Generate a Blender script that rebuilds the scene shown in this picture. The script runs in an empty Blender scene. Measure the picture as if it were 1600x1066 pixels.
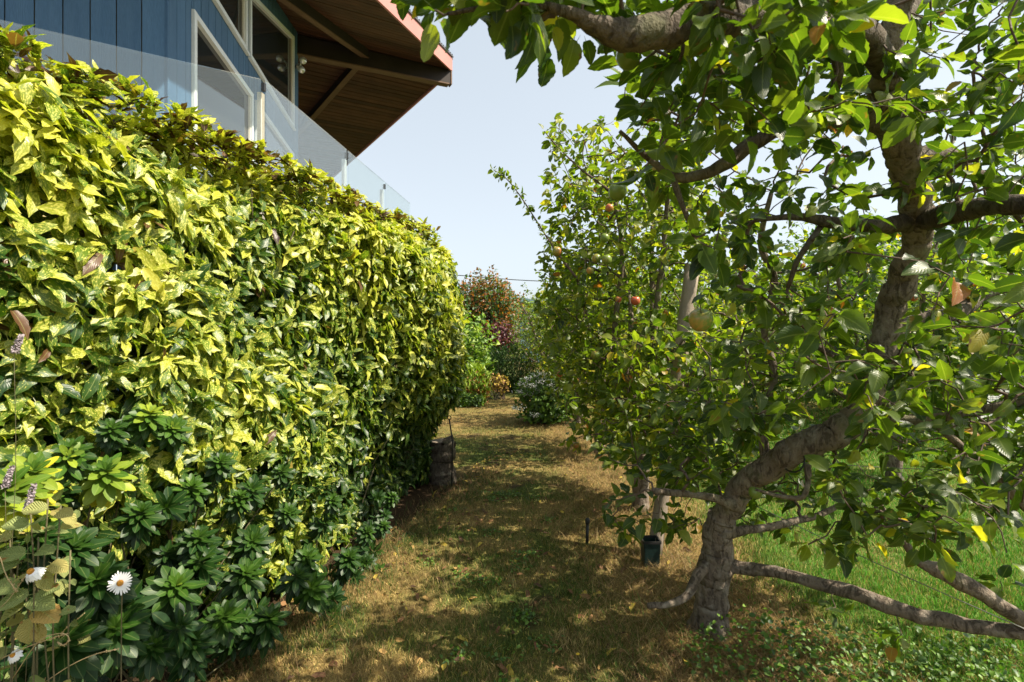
import bpy, math, random
import numpy as np
from mathutils import noise as mn
from mathutils import Vector, Matrix
S = bpy.context.scene
COL = S.collection
rng = np.random.default_rng(7)
random.seed(7)
R = math.radians

# ------------------------------------------------------------------ camera, sky, sun, exposure
EYE = 1.6
cam_d = bpy.data.cameras.new('camera'); cam = bpy.data.objects.new('camera', cam_d); COL.objects.link(cam)
cam.location = (0, 0, EYE); cam.rotation_euler = (R(90), 0, 0)
cam_d.sensor_width = 36; cam_d.lens = 18; cam_d.clip_start = 0.05; cam_d.clip_end = 3000
cam_d.dof.use_dof = True; cam_d.dof.focus_distance = 3.6; cam_d.dof.aperture_fstop = 6.3
S.camera = cam

SUN_EL = R(50); SUN_AZ = R(104)          # azimuth from +Y (view direction) clockwise towards +X
sun_dir = Vector((math.sin(SUN_AZ) * math.cos(SUN_EL), math.cos(SUN_AZ) * math.cos(SUN_EL), math.sin(SUN_EL)))
w = bpy.data.worlds.new('World'); S.world = w; w.use_nodes = True
nt = w.node_tree; nt.nodes.clear()
sky = nt.nodes.new('ShaderNodeTexSky'); sky.sky_type = 'NISHITA'; sky.sun_disc = False
sky.sun_elevation = SUN_EL; sky.sun_rotation = SUN_AZ; sky.air_density = 1.0; sky.dust_density = 2.5; sky.ozone_density = 1.0
hs = nt.nodes.new('ShaderNodeHueSaturation'); hs.inputs['Saturation'].default_value = 0.52
bg = nt.nodes.new('ShaderNodeBackground'); bg.inputs[1].default_value = 0.15
wo = nt.nodes.new('ShaderNodeOutputWorld')
nt.links.new(sky.outputs[0], hs.inputs['Color']); hz = nt.nodes.new('ShaderNodeMix'); hz.data_type = 'RGBA'; hz.inputs[0].default_value = .6; hz.inputs[7].default_value = (2.22, 2.50, 2.64, 1)
nt.links.new(hs.outputs[0], hz.inputs[6]); nt.links.new(hz.outputs[2], bg.inputs[0]); nt.links.new(bg.outputs[0], wo.inputs[0])
sl = bpy.data.lights.new('sun', 'SUN'); sl.energy = 5.0; sl.angle = R(0.55); sl.color = (1, 0.90, 0.74)
sun = bpy.data.objects.new('sun', sl); COL.objects.link(sun)
sun.rotation_euler = (-sun_dir).to_track_quat('-Z', 'Y').to_euler()
S.view_settings.view_transform = 'Standard'; S.view_settings.look = 'None'
S.view_settings.exposure = 1.05; S.view_settings.gamma = 1; S.view_settings.use_curve_mapping = False
S.cycles.max_bounces = 6; S.cycles.diffuse_bounces = 3; S.cycles.transmission_bounces = 5; S.cycles.transparent_max_bounces = 8
S.cycles.sample_clamp_indirect = 4

def at(px, py, d):
    return np.array([(px - 800) / 800 * d, d, EYE - (py - 533) / 800 * d])

# ------------------------------------------------------------------ object helpers
def tag(o, label=None, cat=None, group=None, kind=None):
    if label: o['label'] = label
    if cat: o['category'] = cat
    if group: o['group'] = group
    if kind: o['kind'] = kind
    return o
def empty(name, loc, label=None, cat=None, group=None):
    o = bpy.data.objects.new(name, None); COL.objects.link(o); o.location = [float(v) for v in loc]
    o.empty_display_size = .1
    return tag(o, label, cat, group)
def wpos(o):
    p = Vector((0, 0, 0))
    while o: p = p + o.location; o = o.parent
    return p
def link(name, me, m, parent=None):
    """mesh given in world coordinates; its origin moves to the parent's"""
    o = bpy.data.objects.new(name, me); COL.objects.link(o)
    if m is not None and len(me.materials) == 0: me.materials.append(m)
    if parent is not None: o.parent = parent
    return o
def mesh(name, V, F, parent=None, smooth=False, origin=None):
    V = np.asarray(V, dtype=np.float32).reshape(-1, 3)
    off = np.array(wpos(parent)) if parent is not None else (np.array(origin) if origin is not None else np.zeros(3))
    me = bpy.data.meshes.new(name)
    me.from_pydata([tuple(v) for v in (V - off).tolist()], [], [tuple(f) for f in F]); me.update()
    if smooth: me.polygons.foreach_set('use_smooth', [True] * len(me.polygons))
    return me
class MB:
    def __init__(s): s.V = []; s.F = []
    def add(s, V, F):
        b = len(s.V); s.V += [tuple(map(float, v)) for v in V]; s.F += [tuple(i + b for i in f) for f in F]; return s
    def box(s, c, size, ax=None, ay=None, az=None):
        ax = np.array(ax if ax is not None else (1, 0, 0), float); ay = np.array(ay if ay is not None else (0, 1, 0), float)
        az = np.array(az if az is not None else (0, 0, 1), float); c = np.array(c, float); h = np.array(size) / 2
        V = [c + ax * h[0] * i + ay * h[1] * j + az * h[2] * k for k in (-1, 1) for j in (-1, 1) for i in (-1, 1)]
        return s.add(V, [(0, 2, 3, 1), (4, 5, 7, 6), (0, 1, 5, 4), (2, 6, 7, 3), (0, 4, 6, 2), (1, 3, 7, 5)])
    def hexa(s, q, n):
        """quad q extruded by vector n"""
        q = [np.array(p, float) for p in q]; n = np.array(n, float)
        return s.add(q + [p + n for p in q], [(3, 2, 1, 0), (4, 5, 6, 7), (0, 1, 5, 4), (1, 2, 6, 5), (2, 3, 7, 6), (3, 0, 4, 7)])
    def tube(s, P, r, seg=8, rough=0.0, cap=True):
        P = np.array(P, float); n = len(P); r = np.broadcast_to(np.array(r, float), (n,))
        T = np.gradient(P, axis=0); T /= np.linalg.norm(T, axis=1)[:, None] + 1e-9
        u = np.cross(T[0], (0.3, 0.2, 1)); u /= np.linalg.norm(u) + 1e-9
        V = []
        for i in range(n):
            u = u - T[i] * np.dot(u, T[i]); u /= np.linalg.norm(u) + 1e-9; v = np.cross(T[i], u)
            for k in range(seg):
                a = 2 * math.pi * k / seg; rr = r[i] * (1 + (random.uniform(-rough, rough) if rough else 0))
                V.append(P[i] + (u * math.cos(a) + v * math.sin(a)) * rr)
        F = [(i * seg + k, i * seg + (k + 1) % seg, (i + 1) * seg + (k + 1) % seg, (i + 1) * seg + k) for i in range(n - 1) for k in range(seg)]
        if cap: F += [tuple(range(seg))[::-1], tuple((n - 1) * seg + k for k in range(seg))]
        return s.add(V, F)
    def lathe(s, c, prof, seg=16, lump=0):
        c = np.array(c, float); V = []
        for (r, z) in prof:
            for k in range(seg):
                a = 2 * math.pi * k / seg; rr = r * (1 + random.uniform(-lump, lump))
                V.append(c + (rr * math.cos(a), rr * math.sin(a), z))
        n = len(prof)
        return s.add(V, [(i * seg + k, i * seg + (k + 1) % seg, (i + 1) * seg + (k + 1) % seg, (i + 1) * seg + k) for i in range(n - 1) for k in range(seg)] + [tuple(range(seg))[::-1], tuple((n - 1) * seg + k for k in range(seg))])
    def build(s, name, m, parent=None, smooth=False, bevel=0):
        me = mesh(name, s.V, s.F, parent, smooth)
        o = link(name, me, m, parent)
        if bevel:
            b = o.modifiers.new('b', 'BEVEL'); b.width = bevel; b.segments = 1
        return o
def spline(P, n=6):
    """Catmull-Rom through rows of any width"""
    P = np.array(P, float); Q = np.vstack([2 * P[0] - P[1], P, 2 * P[-1] - P[-2]]); out = []
    for i in range(1, len(Q) - 2):
        for t in np.linspace(0, 1, n, endpoint=False):
            a, b, c, d = Q[i - 1], Q[i], Q[i + 1], Q[i + 2]
            out.append(.5 * ((2 * b) + (-a + c) * t + (2 * a - 5 * b + 4 * c - d) * t * t + (-a + 3 * b - 3 * c + d) * t ** 3))
    out.append(P[-1]); return np.array(out)

def fast_mesh(name, V, F, lv=None, luv=None, col=None, smooth=True):
    """triangles only"""
    me = bpy.data.meshes.new(name); V = np.ascontiguousarray(V, np.float32); F = np.ascontiguousarray(F, np.int32)
    me.vertices.add(len(V)); me.vertices.foreach_set('co', V.ravel())
    me.loops.add(F.size); me.loops.foreach_set('vertex_index', F.ravel())
    me.polygons.add(len(F)); me.polygons.foreach_set('loop_start', np.arange(0, F.size, 3, dtype=np.int32))
    if smooth: me.polygons.foreach_set('use_smooth', np.ones(len(F), bool))
    me.update(calc_edges=True)
    if lv is not None:
        a = me.attributes.new('lv', 'FLOAT', 'POINT'); a.data.foreach_set('value', np.ascontiguousarray(lv, np.float32))
    if luv is not None:
        a = me.attributes.new('luv', 'FLOAT_VECTOR', 'POINT'); a.data.foreach_set('vector', np.ascontiguousarray(luv, np.float32).ravel())
    if col is not None:
        a = me.attributes.new('col', 'FLOAT_COLOR', 'POINT')
        c4 = np.ones((len(V), 4), np.float32); c4[:, :3] = col; a.data.foreach_set('color', c4.ravel())
    return me

def vnoise(x, y, sc, seed=0):
    x = np.asarray(x) / sc; y = np.asarray(y) / sc; xi = np.floor(x).astype(np.int64); yi = np.floor(y).astype(np.int64)
    fx = x - xi; fy = y - yi; fx = fx * fx * (3 - 2 * fx); fy = fy * fy * (3 - 2 * fy)
    def h(a, b):
        n = (a * 374761393 + b * 668265263 + seed * 1442695041) & 0x7fffffff
        n = ((n ^ (n >> 13)) * 1274126177) & 0x7fffffff
        return ((n ^ (n >> 16)) & 0xffff) / 65535.0
    return (h(xi, yi) * (1 - fx) + h(xi + 1, yi) * fx) * (1 - fy) + (h(xi, yi + 1) * (1 - fx) + h(xi + 1, yi + 1) * fx) * fy
def fbm(x, y, sc, seed=0):
    return (vnoise(x, y, sc, seed) * .5 + vnoise(x, y, sc / 2.1, seed + 1) * .3 + vnoise(x, y, sc / 4.3, seed + 2) * .2)

# ------------------------------------------------------------------ materials
def newmat(name):
    m = bpy.data.materials.new(name); m.use_nodes = True; return m, m.node_tree, m.node_tree.nodes['Principled BSDF']
def N(t, ty, **k):
    n = t.nodes.new(ty)
    for a, b in k.items(): setattr(n, a, b)
    return n
def ramp(t, stops, interp='LINEAR'):
    r = t.nodes.new('ShaderNodeValToRGB'); r.color_ramp.interpolation = interp
    e = r.color_ramp.elements
    while len(e) < len(stops): e.new(.5)
    for i, (p, c) in enumerate(stops):
        e[i].position = p; e[i].color = (*c, 1) if len(c) == 3 else c
    return r
def mix(t, f, a, b, mode='MIX'):
    n = t.nodes.new('ShaderNodeMix'); n.data_type = 'RGBA'; n.blend_type = mode
    for inp, v in ((n.inputs[0], f), (n.inputs[6], a), (n.inputs[7], b)):
        if isinstance(v, bpy.types.NodeSocket): t.links.new(v, inp)
        elif isinstance(v, (int, float)): inp.default_value = v
        else: inp.default_value = (*v, 1)
    return n.outputs[2]
def math_(t, op, a, b=None, c=None):
    n = t.nodes.new('ShaderNodeMath'); n.operation = op
    for i, v in enumerate((a, b, c)):
        if v is None: continue
        if isinstance(v, bpy.types.NodeSocket): t.links.new(v, n.inputs[i])
        else: n.inputs[i].default_value = v
    return n.outputs[0]
def surf(name, c1, c2, sc=8, rough=.6, bump=.2, stretch=(1, 1, 1), spec=.4, metallic=0, fine=60, objrand=0):
    m, t, b = newmat(name)
    g = N(t, 'ShaderNodeTexCoord'); mp = N(t, 'ShaderNodeMapping'); mp.inputs['Scale'].default_value = stretch
    n1 = N(t, 'ShaderNodeTexNoise'); n1.inputs['Scale'].default_value = sc; n1.inputs['Detail'].default_value = 6
    n2 = N(t, 'ShaderNodeTexNoise'); n2.inputs['Scale'].default_value = fine; n2.inputs['Detail'].default_value = 4
    t.links.new(g.outputs['Object'], mp.inputs[0]); t.links.new(mp.outputs[0], n1.inputs[0]); t.links.new(mp.outputs[0], n2.inputs[0])
    r = ramp(t, [(.3, (0, 0, 0)), (.7, (1, 1, 1))]); t.links.new(n1.outputs[0], r.inputs[0])
    c = mix(t, r.outputs[0], c1, c2)
    c = mix(t, .35, c, n2.outputs[1] if False else mix(t, n2.outputs[0], tuple(x * .5 for x in c1), tuple(min(1, x * 1.6) for x in c2)))
    if objrand:
        oi = N(t, 'ShaderNodeObjectInfo'); c = mix(t, 1.0, c, mix(t, oi.outputs['Random'], (1 - objrand,) * 3, (1 + objrand,) * 3), 'MULTIPLY')
    t.links.new(c, b.inputs['Base Color']); b.inputs['Roughness'].default_value = rough; b.inputs['Metallic'].default_value = metallic
    b.inputs['Specular IOR Level'].default_value = spec
    if bump:
        bp = N(t, 'ShaderNodeBump'); bp.inputs['Strength'].default_value = bump; bp.inputs['Distance'].default_value = .01
        h = math_(t, 'ADD', n1.outputs[0], n2.outputs[0]); t.links.new(h, bp.inputs['Height']); t.links.new(bp.outputs[0], b.inputs['Normal'])
    return m
def leafmat(name, stops, trans=.35, rough=.38, speck=None, speck_stops=None, rib=.35, wrinkle=.3, spec=.5, transboost=(1.5, 1.7, .5), edge=None):
    m, t, b = newmat(name)
    ga = N(t, 'ShaderNodeAttribute', attribute_name='lv'); oi = N(t, 'ShaderNodeObjectInfo'); sp = N(t, 'ShaderNodeSeparateColor')
    t.links.new(oi.outputs['Color'], sp.inputs[0])
    lv = math_(t, 'ADD', ga.outputs['Fac'], sp.outputs[0])
    uv = N(t, 'ShaderNodeAttribute', attribute_name='luv'); sx = N(t, 'ShaderNodeSeparateXYZ'); t.links.new(uv.outputs['Vector'], sx.inputs[0])
    seed = math_(t, 'MULTIPLY', lv, 173.0)
    cv = N(t, 'ShaderNodeCombineXYZ'); t.links.new(sx.outputs[0], cv.inputs[0]); t.links.new(sx.outputs[1], cv.inputs[1]); t.links.new(seed, cv.inputs[2])
    mp = N(t, 'ShaderNodeMapping'); mp.inputs['Scale'].default_value = (1, .33, 1); t.links.new(cv.outputs[0], mp.inputs[0])
    r = ramp(t, stops); t.links.new(lv, r.inputs[0]); c = r.outputs[0]
    nz = N(t, 'ShaderNodeTexNoise'); nz.inputs['Scale'].default_value = 3.0; nz.inputs['Detail'].default_value = 3; t.links.new(mp.outputs[0], nz.inputs[0])
    c = mix(t, .6, c, mix(t, nz.outputs[0], (.55, .6, .5), (1.35, 1.3, 1.2)), 'MULTIPLY')
    if speck:
        n2 = N(t, 'ShaderNodeTexNoise'); n2.inputs['Scale'].default_value = 11; n2.inputs['Detail'].default_value = 2; t.links.new(mp.outputs[0], n2.inputs[0])
        sr = ramp(t, speck_stops); t.links.new(lv, sr.inputs[0])
        th = math_(t, 'SUBTRACT', n2.outputs[0], sr.outputs[0]); f = math_(t, 'MULTIPLY', th, 9.0)
        n_ = t.nodes.new('ShaderNodeClamp'); t.links.new(f, n_.inputs[0])
        c = mix(t, n_.outputs[0], c, speck)
    if edge:
        n3 = N(t, 'ShaderNodeTexNoise'); n3.inputs['Scale'].default_value = 2.1; t.links.new(mp.outputs[0], n3.inputs[0])
        f = math_(t, 'MULTIPLY', math_(t, 'SUBTRACT', n3.outputs[0], .66), 14.0); n_ = t.nodes.new('ShaderNodeClamp'); t.links.new(f, n_.inputs[0])
        c = mix(t, n_.outputs[0], c, edge)
    a = math_(t, 'ABSOLUTE', sx.outputs[1]); rf = math_(t, 'LESS_THAN', a, .07)
    c = mix(t, math_(t, 'MULTIPLY', rf, rib), c, (.42, .46, .16))
    t.links.new(c, b.inputs['Base Color']); b.inputs['Roughness'].default_value = rough; b.inputs['Specular IOR Level'].default_value = spec
    if wrinkle:
        ang = math_(t, 'ADD', math_(t, 'MULTIPLY', sx.outputs[0], 55.0), math_(t, 'MULTIPLY', a, -22.0)); wv = math_(t, 'SINE', ang)
        bp = N(t, 'ShaderNodeBump'); bp.inputs['Strength'].default_value = wrinkle; bp.inputs['Distance'].default_value = .003
        t.links.new(math_(t, 'ADD', wv, math_(t, 'MULTIPLY', nz.outputs[0], 4.0)), bp.inputs['Height']); t.links.new(bp.outputs[0], b.inputs['Normal'])
    tr = N(t, 'ShaderNodeBsdfTranslucent'); t.links.new(mix(t, 1.0, c, transboost, 'MULTIPLY'), tr.inputs[0])
    ms = N(t, 'ShaderNodeMixShader'); ms.inputs[0].default_value = trans
    t.links.new(b.outputs[0], ms.inputs[1]); t.links.new(tr.outputs[0], ms.inputs[2])
    t.links.new(ms.outputs[0], t.nodes['Material Output'].inputs[0])
    return m
def colmat(name, trans=.25, rough=.6):
    m, t, b = newmat(name); a = N(t, 'ShaderNodeAttribute', attribute_name='col')
    t.links.new(a.outputs['Color'], b.inputs['Base Color']); b.inputs['Roughness'].default_value = rough; b.inputs['Specular IOR Level'].default_value = .25
    tr = N(t, 'ShaderNodeBsdfTranslucent'); t.links.new(a.outputs['Color'], tr.inputs[0])
    ms = N(t, 'ShaderNodeMixShader'); ms.inputs[0].default_value = trans
    t.links.new(b.outputs[0], ms.inputs[1]); t.links.new(tr.outputs[0], ms.inputs[2]); t.links.new(ms.outputs[0], t.nodes['Material Output'].inputs[0])
    return m

M = {}
M['aucuba'] = leafmat('aucuba_leaf', [(0, (.014, .050, .010)), (.28, (.06, .125, .014)), (.5, (.16, .225, .022)), (.72, (.36, .38, .035)), (.90, (.54, .48, .07)), (.925, (.15, .075, .03)), (.97, (.05, .022, .016)), (1, (.03, .015, .012))],
    trans=.34, rough=.36, speck=(.60, .57, .12), speck_stops=[(0, (.66,) * 3), (.25, (.58,) * 3), (.6, (.47,) * 3), (.88, (.5,) * 3), (.92, (.8,) * 3)], rib=.3, wrinkle=.12, spec=.45)
M['apple'] = leafmat('apple_leaf', [(0, (.026, .054, .010)), (.35, (.068, .112, .015)), (.7, (.14, .185, .025)), (.88, (.26, .28, .04)), (.95, (.42, .34, .04)), (.985, (.32, .11, .03)), (1, (.15, .07, .03))],
    trans=.5, rough=.38, rib=.22, wrinkle=.14, transboost=(1.85, 2.1, .5), edge=(.16, .10, .03))
M['rosette'] = leafmat('rosette_leaf', [(0, (.010, .036, .011)), (.4, (.018, .052, .007)), (.7, (.055, .125, .013)), (.85, (.25, .32, .03)), (1, (.55, .46, .03))], trans=.18, rough=.42, rib=.15, wrinkle=.05, spec=.25)
M['felt'] = leafmat('felted_leaf', [(0, (.15, .21, .08)), (.5, (.28, .33, .13)), (.8, (.44, .38, .14)), (1, (.48, .29, .10))], trans=.25, rough=.8, rib=.3, wrinkle=.6, spec=.1, edge=(.30, .15, .05))
M['bush'] = leafmat('garden_leaf', [(0, (.02, .06, .014)), (.3, (.05, .11, .02)), (.5, (.13, .24, .025)), (.6, (.30, .40, .05)), (.68, (.12, .15, .07)), (.76, (.075, .022, .03)), (.84, (.14, .035, .045)), (.9, (.24, .09, .03)), (1, (.38, .15, .035))],
    trans=.3, rough=.5, rib=0, wrinkle=0)
def barkmat(name, dark, mid, pale):
    m, t, b = newmat(name); g = N(t, 'ShaderNodeTexCoord')
    def nz(sc, det, st=(1, 1, 1), dist=0):
        mp = N(t, 'ShaderNodeMapping'); mp.inputs['Scale'].default_value = st; n = N(t, 'ShaderNodeTexNoise'); n.inputs['Scale'].default_value = sc; n.inputs['Detail'].default_value = det; n.inputs['Distortion'].default_value = dist
        t.links.new(g.outputs['Object'], mp.inputs[0]); t.links.new(mp.outputs[0], n.inputs[0]); return n.outputs[0]
    a = nz(7, 6); f = nz(30, 6, (1, 1, .35), 1.5); l_ = nz(13, 3, dist=.8); s_ = nz(140, 3)
    r1 = ramp(t, [(.35, mid), (.65, tuple(x * 1.5 for x in mid))]); t.links.new(a, r1.inputs[0])
    r2 = ramp(t, [(.40, (1, 1, 1)), (.50, (0, 0, 0))]); t.links.new(f, r2.inputs[0]); c = mix(t, math_(t, 'MULTIPLY', r2.outputs[0], .65), r1.outputs[0], dark)
    r3 = ramp(t, [(.52, (0, 0, 0)), (.66, (1, 1, 1))]); t.links.new(l_, r3.inputs[0]); c = mix(t, math_(t, 'MULTIPLY', r3.outputs[0], .38), c, pale)
    r4 = ramp(t, [(.6, (0, 0, 0)), (.68, (1, 1, 1))]); t.links.new(a, r4.inputs[0]); c = mix(t, math_(t, 'MULTIPLY', r4.outputs[0], .4), c, (.10, .12, .05))
    c = mix(t, .5, c, mix(t, s_, (.5, .5, .5), (1.5, 1.5, 1.5)), 'MULTIPLY')
    t.links.new(c, b.inputs['Base Color']); b.inputs['Roughness'].default_value = .9; b.inputs['Specular IOR Level'].default_value = .15
    bp = N(t, 'ShaderNodeBump'); bp.inputs['Strength'].default_value = 1; bp.inputs['Distance'].default_value = .012
    t.links.new(math_(t, 'ADD', math_(t, 'MULTIPLY', f, 1.4), math_(t, 'MULTIPLY', s_, .5)), bp.inputs['Height']); t.links.new(bp.outputs[0], b.inputs['Normal']); return m
M['bark'] = barkmat('apple_bark', (.035, .026, .018), (.15, .12, .092), (.36, .33, .27))
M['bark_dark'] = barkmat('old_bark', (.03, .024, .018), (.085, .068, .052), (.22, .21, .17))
M['twig'] = surf('twig_bark', (.06, .04, .03), (.15, .11, .085), sc=30, rough=.8, bump=.3, spec=.2)
M['stem'] = surf('shrub_stem', (.05, .06, .02), (.16, .13, .07), sc=20, rough=.8, bump=.3)
M['postwood'] = surf('weathered_wood', (.15, .12, .095), (.34, .28, .22), sc=4, rough=.85, bump=.5, stretch=(6, 6, .7), spec=.2)
M['blue'] = surf('blue_stain', (.040, .095, .175), (.065, .13, .215), sc=3, rough=.7, bump=.25, stretch=(4, 4, .5), spec=.3, fine=30, objrand=.1)
M['white'] = surf('white_paint', (.66, .66, .64), (.76, .76, .74), sc=5, rough=.45, bump=.03)
M['cream'] = surf('cream_paint', (.55, .47, .38), (.62, .54, .44), sc=5, rough=.5, bump=.03)
M['soffit'] = surf('cedar_board', (.040, .016, .009), (.082, .034, .018), sc=2.5, rough=.6, bump=.2, stretch=(1.2, 1.2, 8), spec=.3, fine=25, objrand=.38)
M['beam'] = surf('dark_beam', (.012, .009, .007), (.03, .02, .015), sc=4, rough=.6, bump=.2, spec=.3)
M['beam2'] = surf('brown_trim', (.10, .055, .03), (.15, .085, .05), sc=4, rough=.6, bump=.2, spec=.3)
M['fascia'] = surf('red_fascia', (.42, .17, .15), (.50, .22, .19), sc=2, rough=.6, bump=.05)
M['roof'] = surf('roof_metal', (.06, .06, .065), (.10, .10, .11), sc=5, rough=.5, bump=.1)
M['black'] = surf('black_plastic', (.012, .012, .012), (.025, .025, .025), sc=10, rough=.5, bump=.1)
M['green'] = surf('green_plastic', (.006, .018, .016), (.010, .032, .028), sc=10, rough=.45, bump=.1)
M['wire'] = surf('galvanised_wire', (.20, .20, .19), (.32, .32, .31), sc=20, rough=.45, bump=0, metallic=.7)
M['roomdark'] = surf('dim_interior', (.02, .015, .012), (.05, .035, .025), sc=1.5, rough=.9, bump=0)
m, t, b = newmat('window_glass'); b.inputs['Base Color'].default_value = (.02, .022, .022, 1); b.inputs['Roughness'].default_value = .03; b.inputs['Specular IOR Level'].default_value = .6; M['pane'] = m
m, t, b = newmat('railing_glass')
tp = N(t, 'ShaderNodeBsdfTransparent'); tp.inputs[0].default_value = (.93, .97, .96, 1); gl = N(t, 'ShaderNodeBsdfGlossy'); gl.inputs['Roughness'].default_value = .02
df = N(t, 'ShaderNodeBsdfDiffuse'); df.inputs[0].default_value = (.7, .78, .85, 1)
lw = N(t, 'ShaderNodeFresnel'); lw.inputs[0].default_value = 1.5
m1 = N(t, 'ShaderNodeMixShader'); m1.inputs[0].default_value = .05; t.links.new(tp.outputs[0], m1.inputs[1]); t.links.new(df.outputs[0], m1.inputs[2])
m2 = N(t, 'ShaderNodeMixShader'); t.links.new(math_(t, 'MULTIPLY', lw.outputs[0], .45), m2.inputs[0]); t.links.new(m1.outputs[0], m2.inputs[1]); t.links.new(gl.outputs[0], m2.inputs[2])
t.links.new(m2.outputs[0], t.nodes['Material Output'].inputs[0]); M['glass'] = m
M['grass'] = colmat('grass_blades', .35, .6)
M['petal'] = surf('white_petal', (.78, .78, .76), (.85, .85, .83), sc=20, rough=.6, bump=.05)
M['disc'] = surf('flower_disc', (.40, .16, .02), (.55, .26, .03), sc=150, rough=.8, bump=.6)
M['lilac'] = surf('lilac_floret', (.24, .19, .22), (.36, .31, .32), sc=60, rough=.8, bump=.4)
M['straw'] = surf('dry_straw', (.35, .24, .11), (.50, .38, .20), sc=20, rough=.8, bump=.1)
M['deck'] = surf('deck_edge', (.30, .27, .23), (.40, .36, .31), sc=6, rough=.7)
M['chrome'] = surf('lamp_metal', (.6, .6, .58), (.75, .75, .72), sc=5, rough=.25, bump=0, metallic=.6)
M['teal'] = surf('teal_wall', (.14, .24, .26), (.18, .28, .30), sc=2, rough=.7, bump=.05)
M['greyroof'] = surf('grey_shingle', (.16, .16, .15), (.22, .22, .20), sc=6, rough=.9, bump=.2)
M['yellow'] = surf('yellow_petal', (.7, .4, .02), (.8, .5, .03), sc=20, rough=.6, bump=0)
M['hill'] = surf('wooded_hill', (.06, .09, .06), (.12, .15, .09), sc=.05, rough=1, bump=0, fine=.4)
def applemat():
    m, t, b = newmat('apple_skin'); g = N(t, 'ShaderNodeTexCoord'); n = N(t, 'ShaderNodeTexNoise'); n.inputs['Scale'].default_value = 6; t.links.new(g.outputs['Object'], n.inputs[0])
    sx = N(t, 'ShaderNodeSeparateXYZ'); t.links.new(g.outputs['Object'], sx.inputs[0])
    oi = N(t, 'ShaderNodeObjectInfo'); sp = N(t, 'ShaderNodeSeparateColor'); t.links.new(oi.outputs['Color'], sp.inputs[0])
    f = math_(t, 'ADD', math_(t, 'MULTIPLY', sx.outputs[0], .55), math_(t, 'ADD', n.outputs[0], math_(t, 'MULTIPLY', sp.outputs[0], 1.3)))
    r = ramp(t, [(.35, (.14, .20, .03)), (.75, (.36, .23, .05)), (1, (.42, .075, .035))]); t.links.new(math_(t, 'SUBTRACT', f, .45), r.inputs[0])
    t.links.new(r.outputs[0], b.inputs['Base Color']); b.inputs['Roughness'].default_value = .35; return m
M['fruit'] = applemat()

# ------------------------------------------------------------------ leaf templates and leaf clouds
def leaf_tmpl(kind, var, lod):
    r = np.random.default_rng(var * 13 + lod)
    if kind == 'aucuba': ts = [0, .1, .3, .5, .62, .74, .86, 1]; W = lambda t: .19 * (math.sin(math.pi * min(1, t ** .85)) ** .75) ; teeth = .18
    elif kind == 'apple': ts = [0, .06, .15, .24, .33, .42, .51, .60, .69, .77, .85, .92, 1] if lod == 0 else [0, .1, .25, .4, .55, .7, .85, 1]; W = lambda t: .31 * (math.sin(math.pi * min(1, t ** .78)) ** .62); teeth = .07
    elif kind == 'rosette': ts = [0, .2, .45, .65, .82, .93, 1]; W = lambda t: .03 + .155 * (math.sin(math.pi * min(1, t ** 1.5)) ** .8); teeth = 0
    elif kind == 'round': ts = [0, .12, .35, .6, .85, 1]; W = lambda t: .36 * (math.sin(math.pi * min(1, t ** .85)) ** .55); teeth = .12
    elif kind == 'fine': ts = [0, .5, 1]; W = lambda t: .10; teeth = 0
    if lod == 1 and len(ts) > 5: ts = [0, .2, .45, .72, 1]
    if lod == 2: ts = [0, .5, 1]
    fold = r.uniform(.1, .55); droop = r.uniform(.05, .5); twist = r.uniform(-.5, .5); wav = r.uniform(.01, .075) * (kind != 'rosette'); ph = r.uniform(0, 6)
    if kind == 'rosette': fold = .25; droop = r.uniform(-.05, .2)
    V = []; U = []; F = []
    for i, tt in enumerate(ts):
        end = i in (0, len(ts) - 1); x = tt; z = -droop * tt * tt
        wd = 0 if end else W(tt) * (1 + teeth * (1 if i % 2 else -1) * r.uniform(.3, 1))
        if end: V.append((x, 0, z)); U.append((tt, 0, 0))
        else:
            for sgn in (-1, 0, 1):
                yy = sgn * wd; zz = z + abs(sgn) * wd * fold + sgn * wd * twist * tt + (wav * math.sin(ph + tt * 11 + sgn * 2) if sgn else 0)
                V.append((x - abs(sgn) * .02, yy, zz)); U.append((tt, sgn, 0))
    n = len(ts) - 2
    F += [(0, 2, 1), (0, 3, 2)]
    for i in range(n - 1):
        a = 1 + 3 * i; b_ = a + 3
        F += [(a, a + 1, b_ + 1), (a, b_ + 1, b_), (a + 1, a + 2, b_ + 2), (a + 1, b_ + 2, b_ + 1)]
    a = 1 + 3 * (n - 1); tip = len(V) - 1
    F += [(a, a + 1, tip), (a + 1, a + 2, tip)]
    if lod == 0:      # stalk
        s = len(V); V += [(-.22, -.006, .01), (-.22, .006, .01), (0, .012, 0), (0, -.012, 0)]; U += [(0, 0, 0)] * 4; F += [(s, s + 1, s + 2), (s, s + 2, s + 3)]
    return np.array(V), np.array(F), np.array(U, float)
NV = 6
TM = {}
TME = {}
def tmpl(kind, v, lod):
    k = (kind, v, lod)
    if k not in TM: TM[k] = leaf_tmpl(kind, v, lod)
    return TM[k]
def tmesh(kind, v, mat):
    k = (kind, v, mat.name)
    if k not in TME:
        V, F, U = tmpl(kind, v, 0); me = fast_mesh('leaf', V, F, lv=np.zeros(len(V)), luv=U); me.materials.append(mat); TME[k] = me
    return TME[k]
def frames(D, Nn):
    """columns: x along D, z near Nn"""
    D = D / (np.linalg.norm(D, axis=1)[:, None] + 1e-9)
    Z = Nn - D * np.sum(Nn * D, 1)[:, None]; Z /= np.linalg.norm(Z, axis=1)[:, None] + 1e-9
    Y = np.cross(Z, D); return np.stack([D, Y, Z], axis=2)
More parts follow.
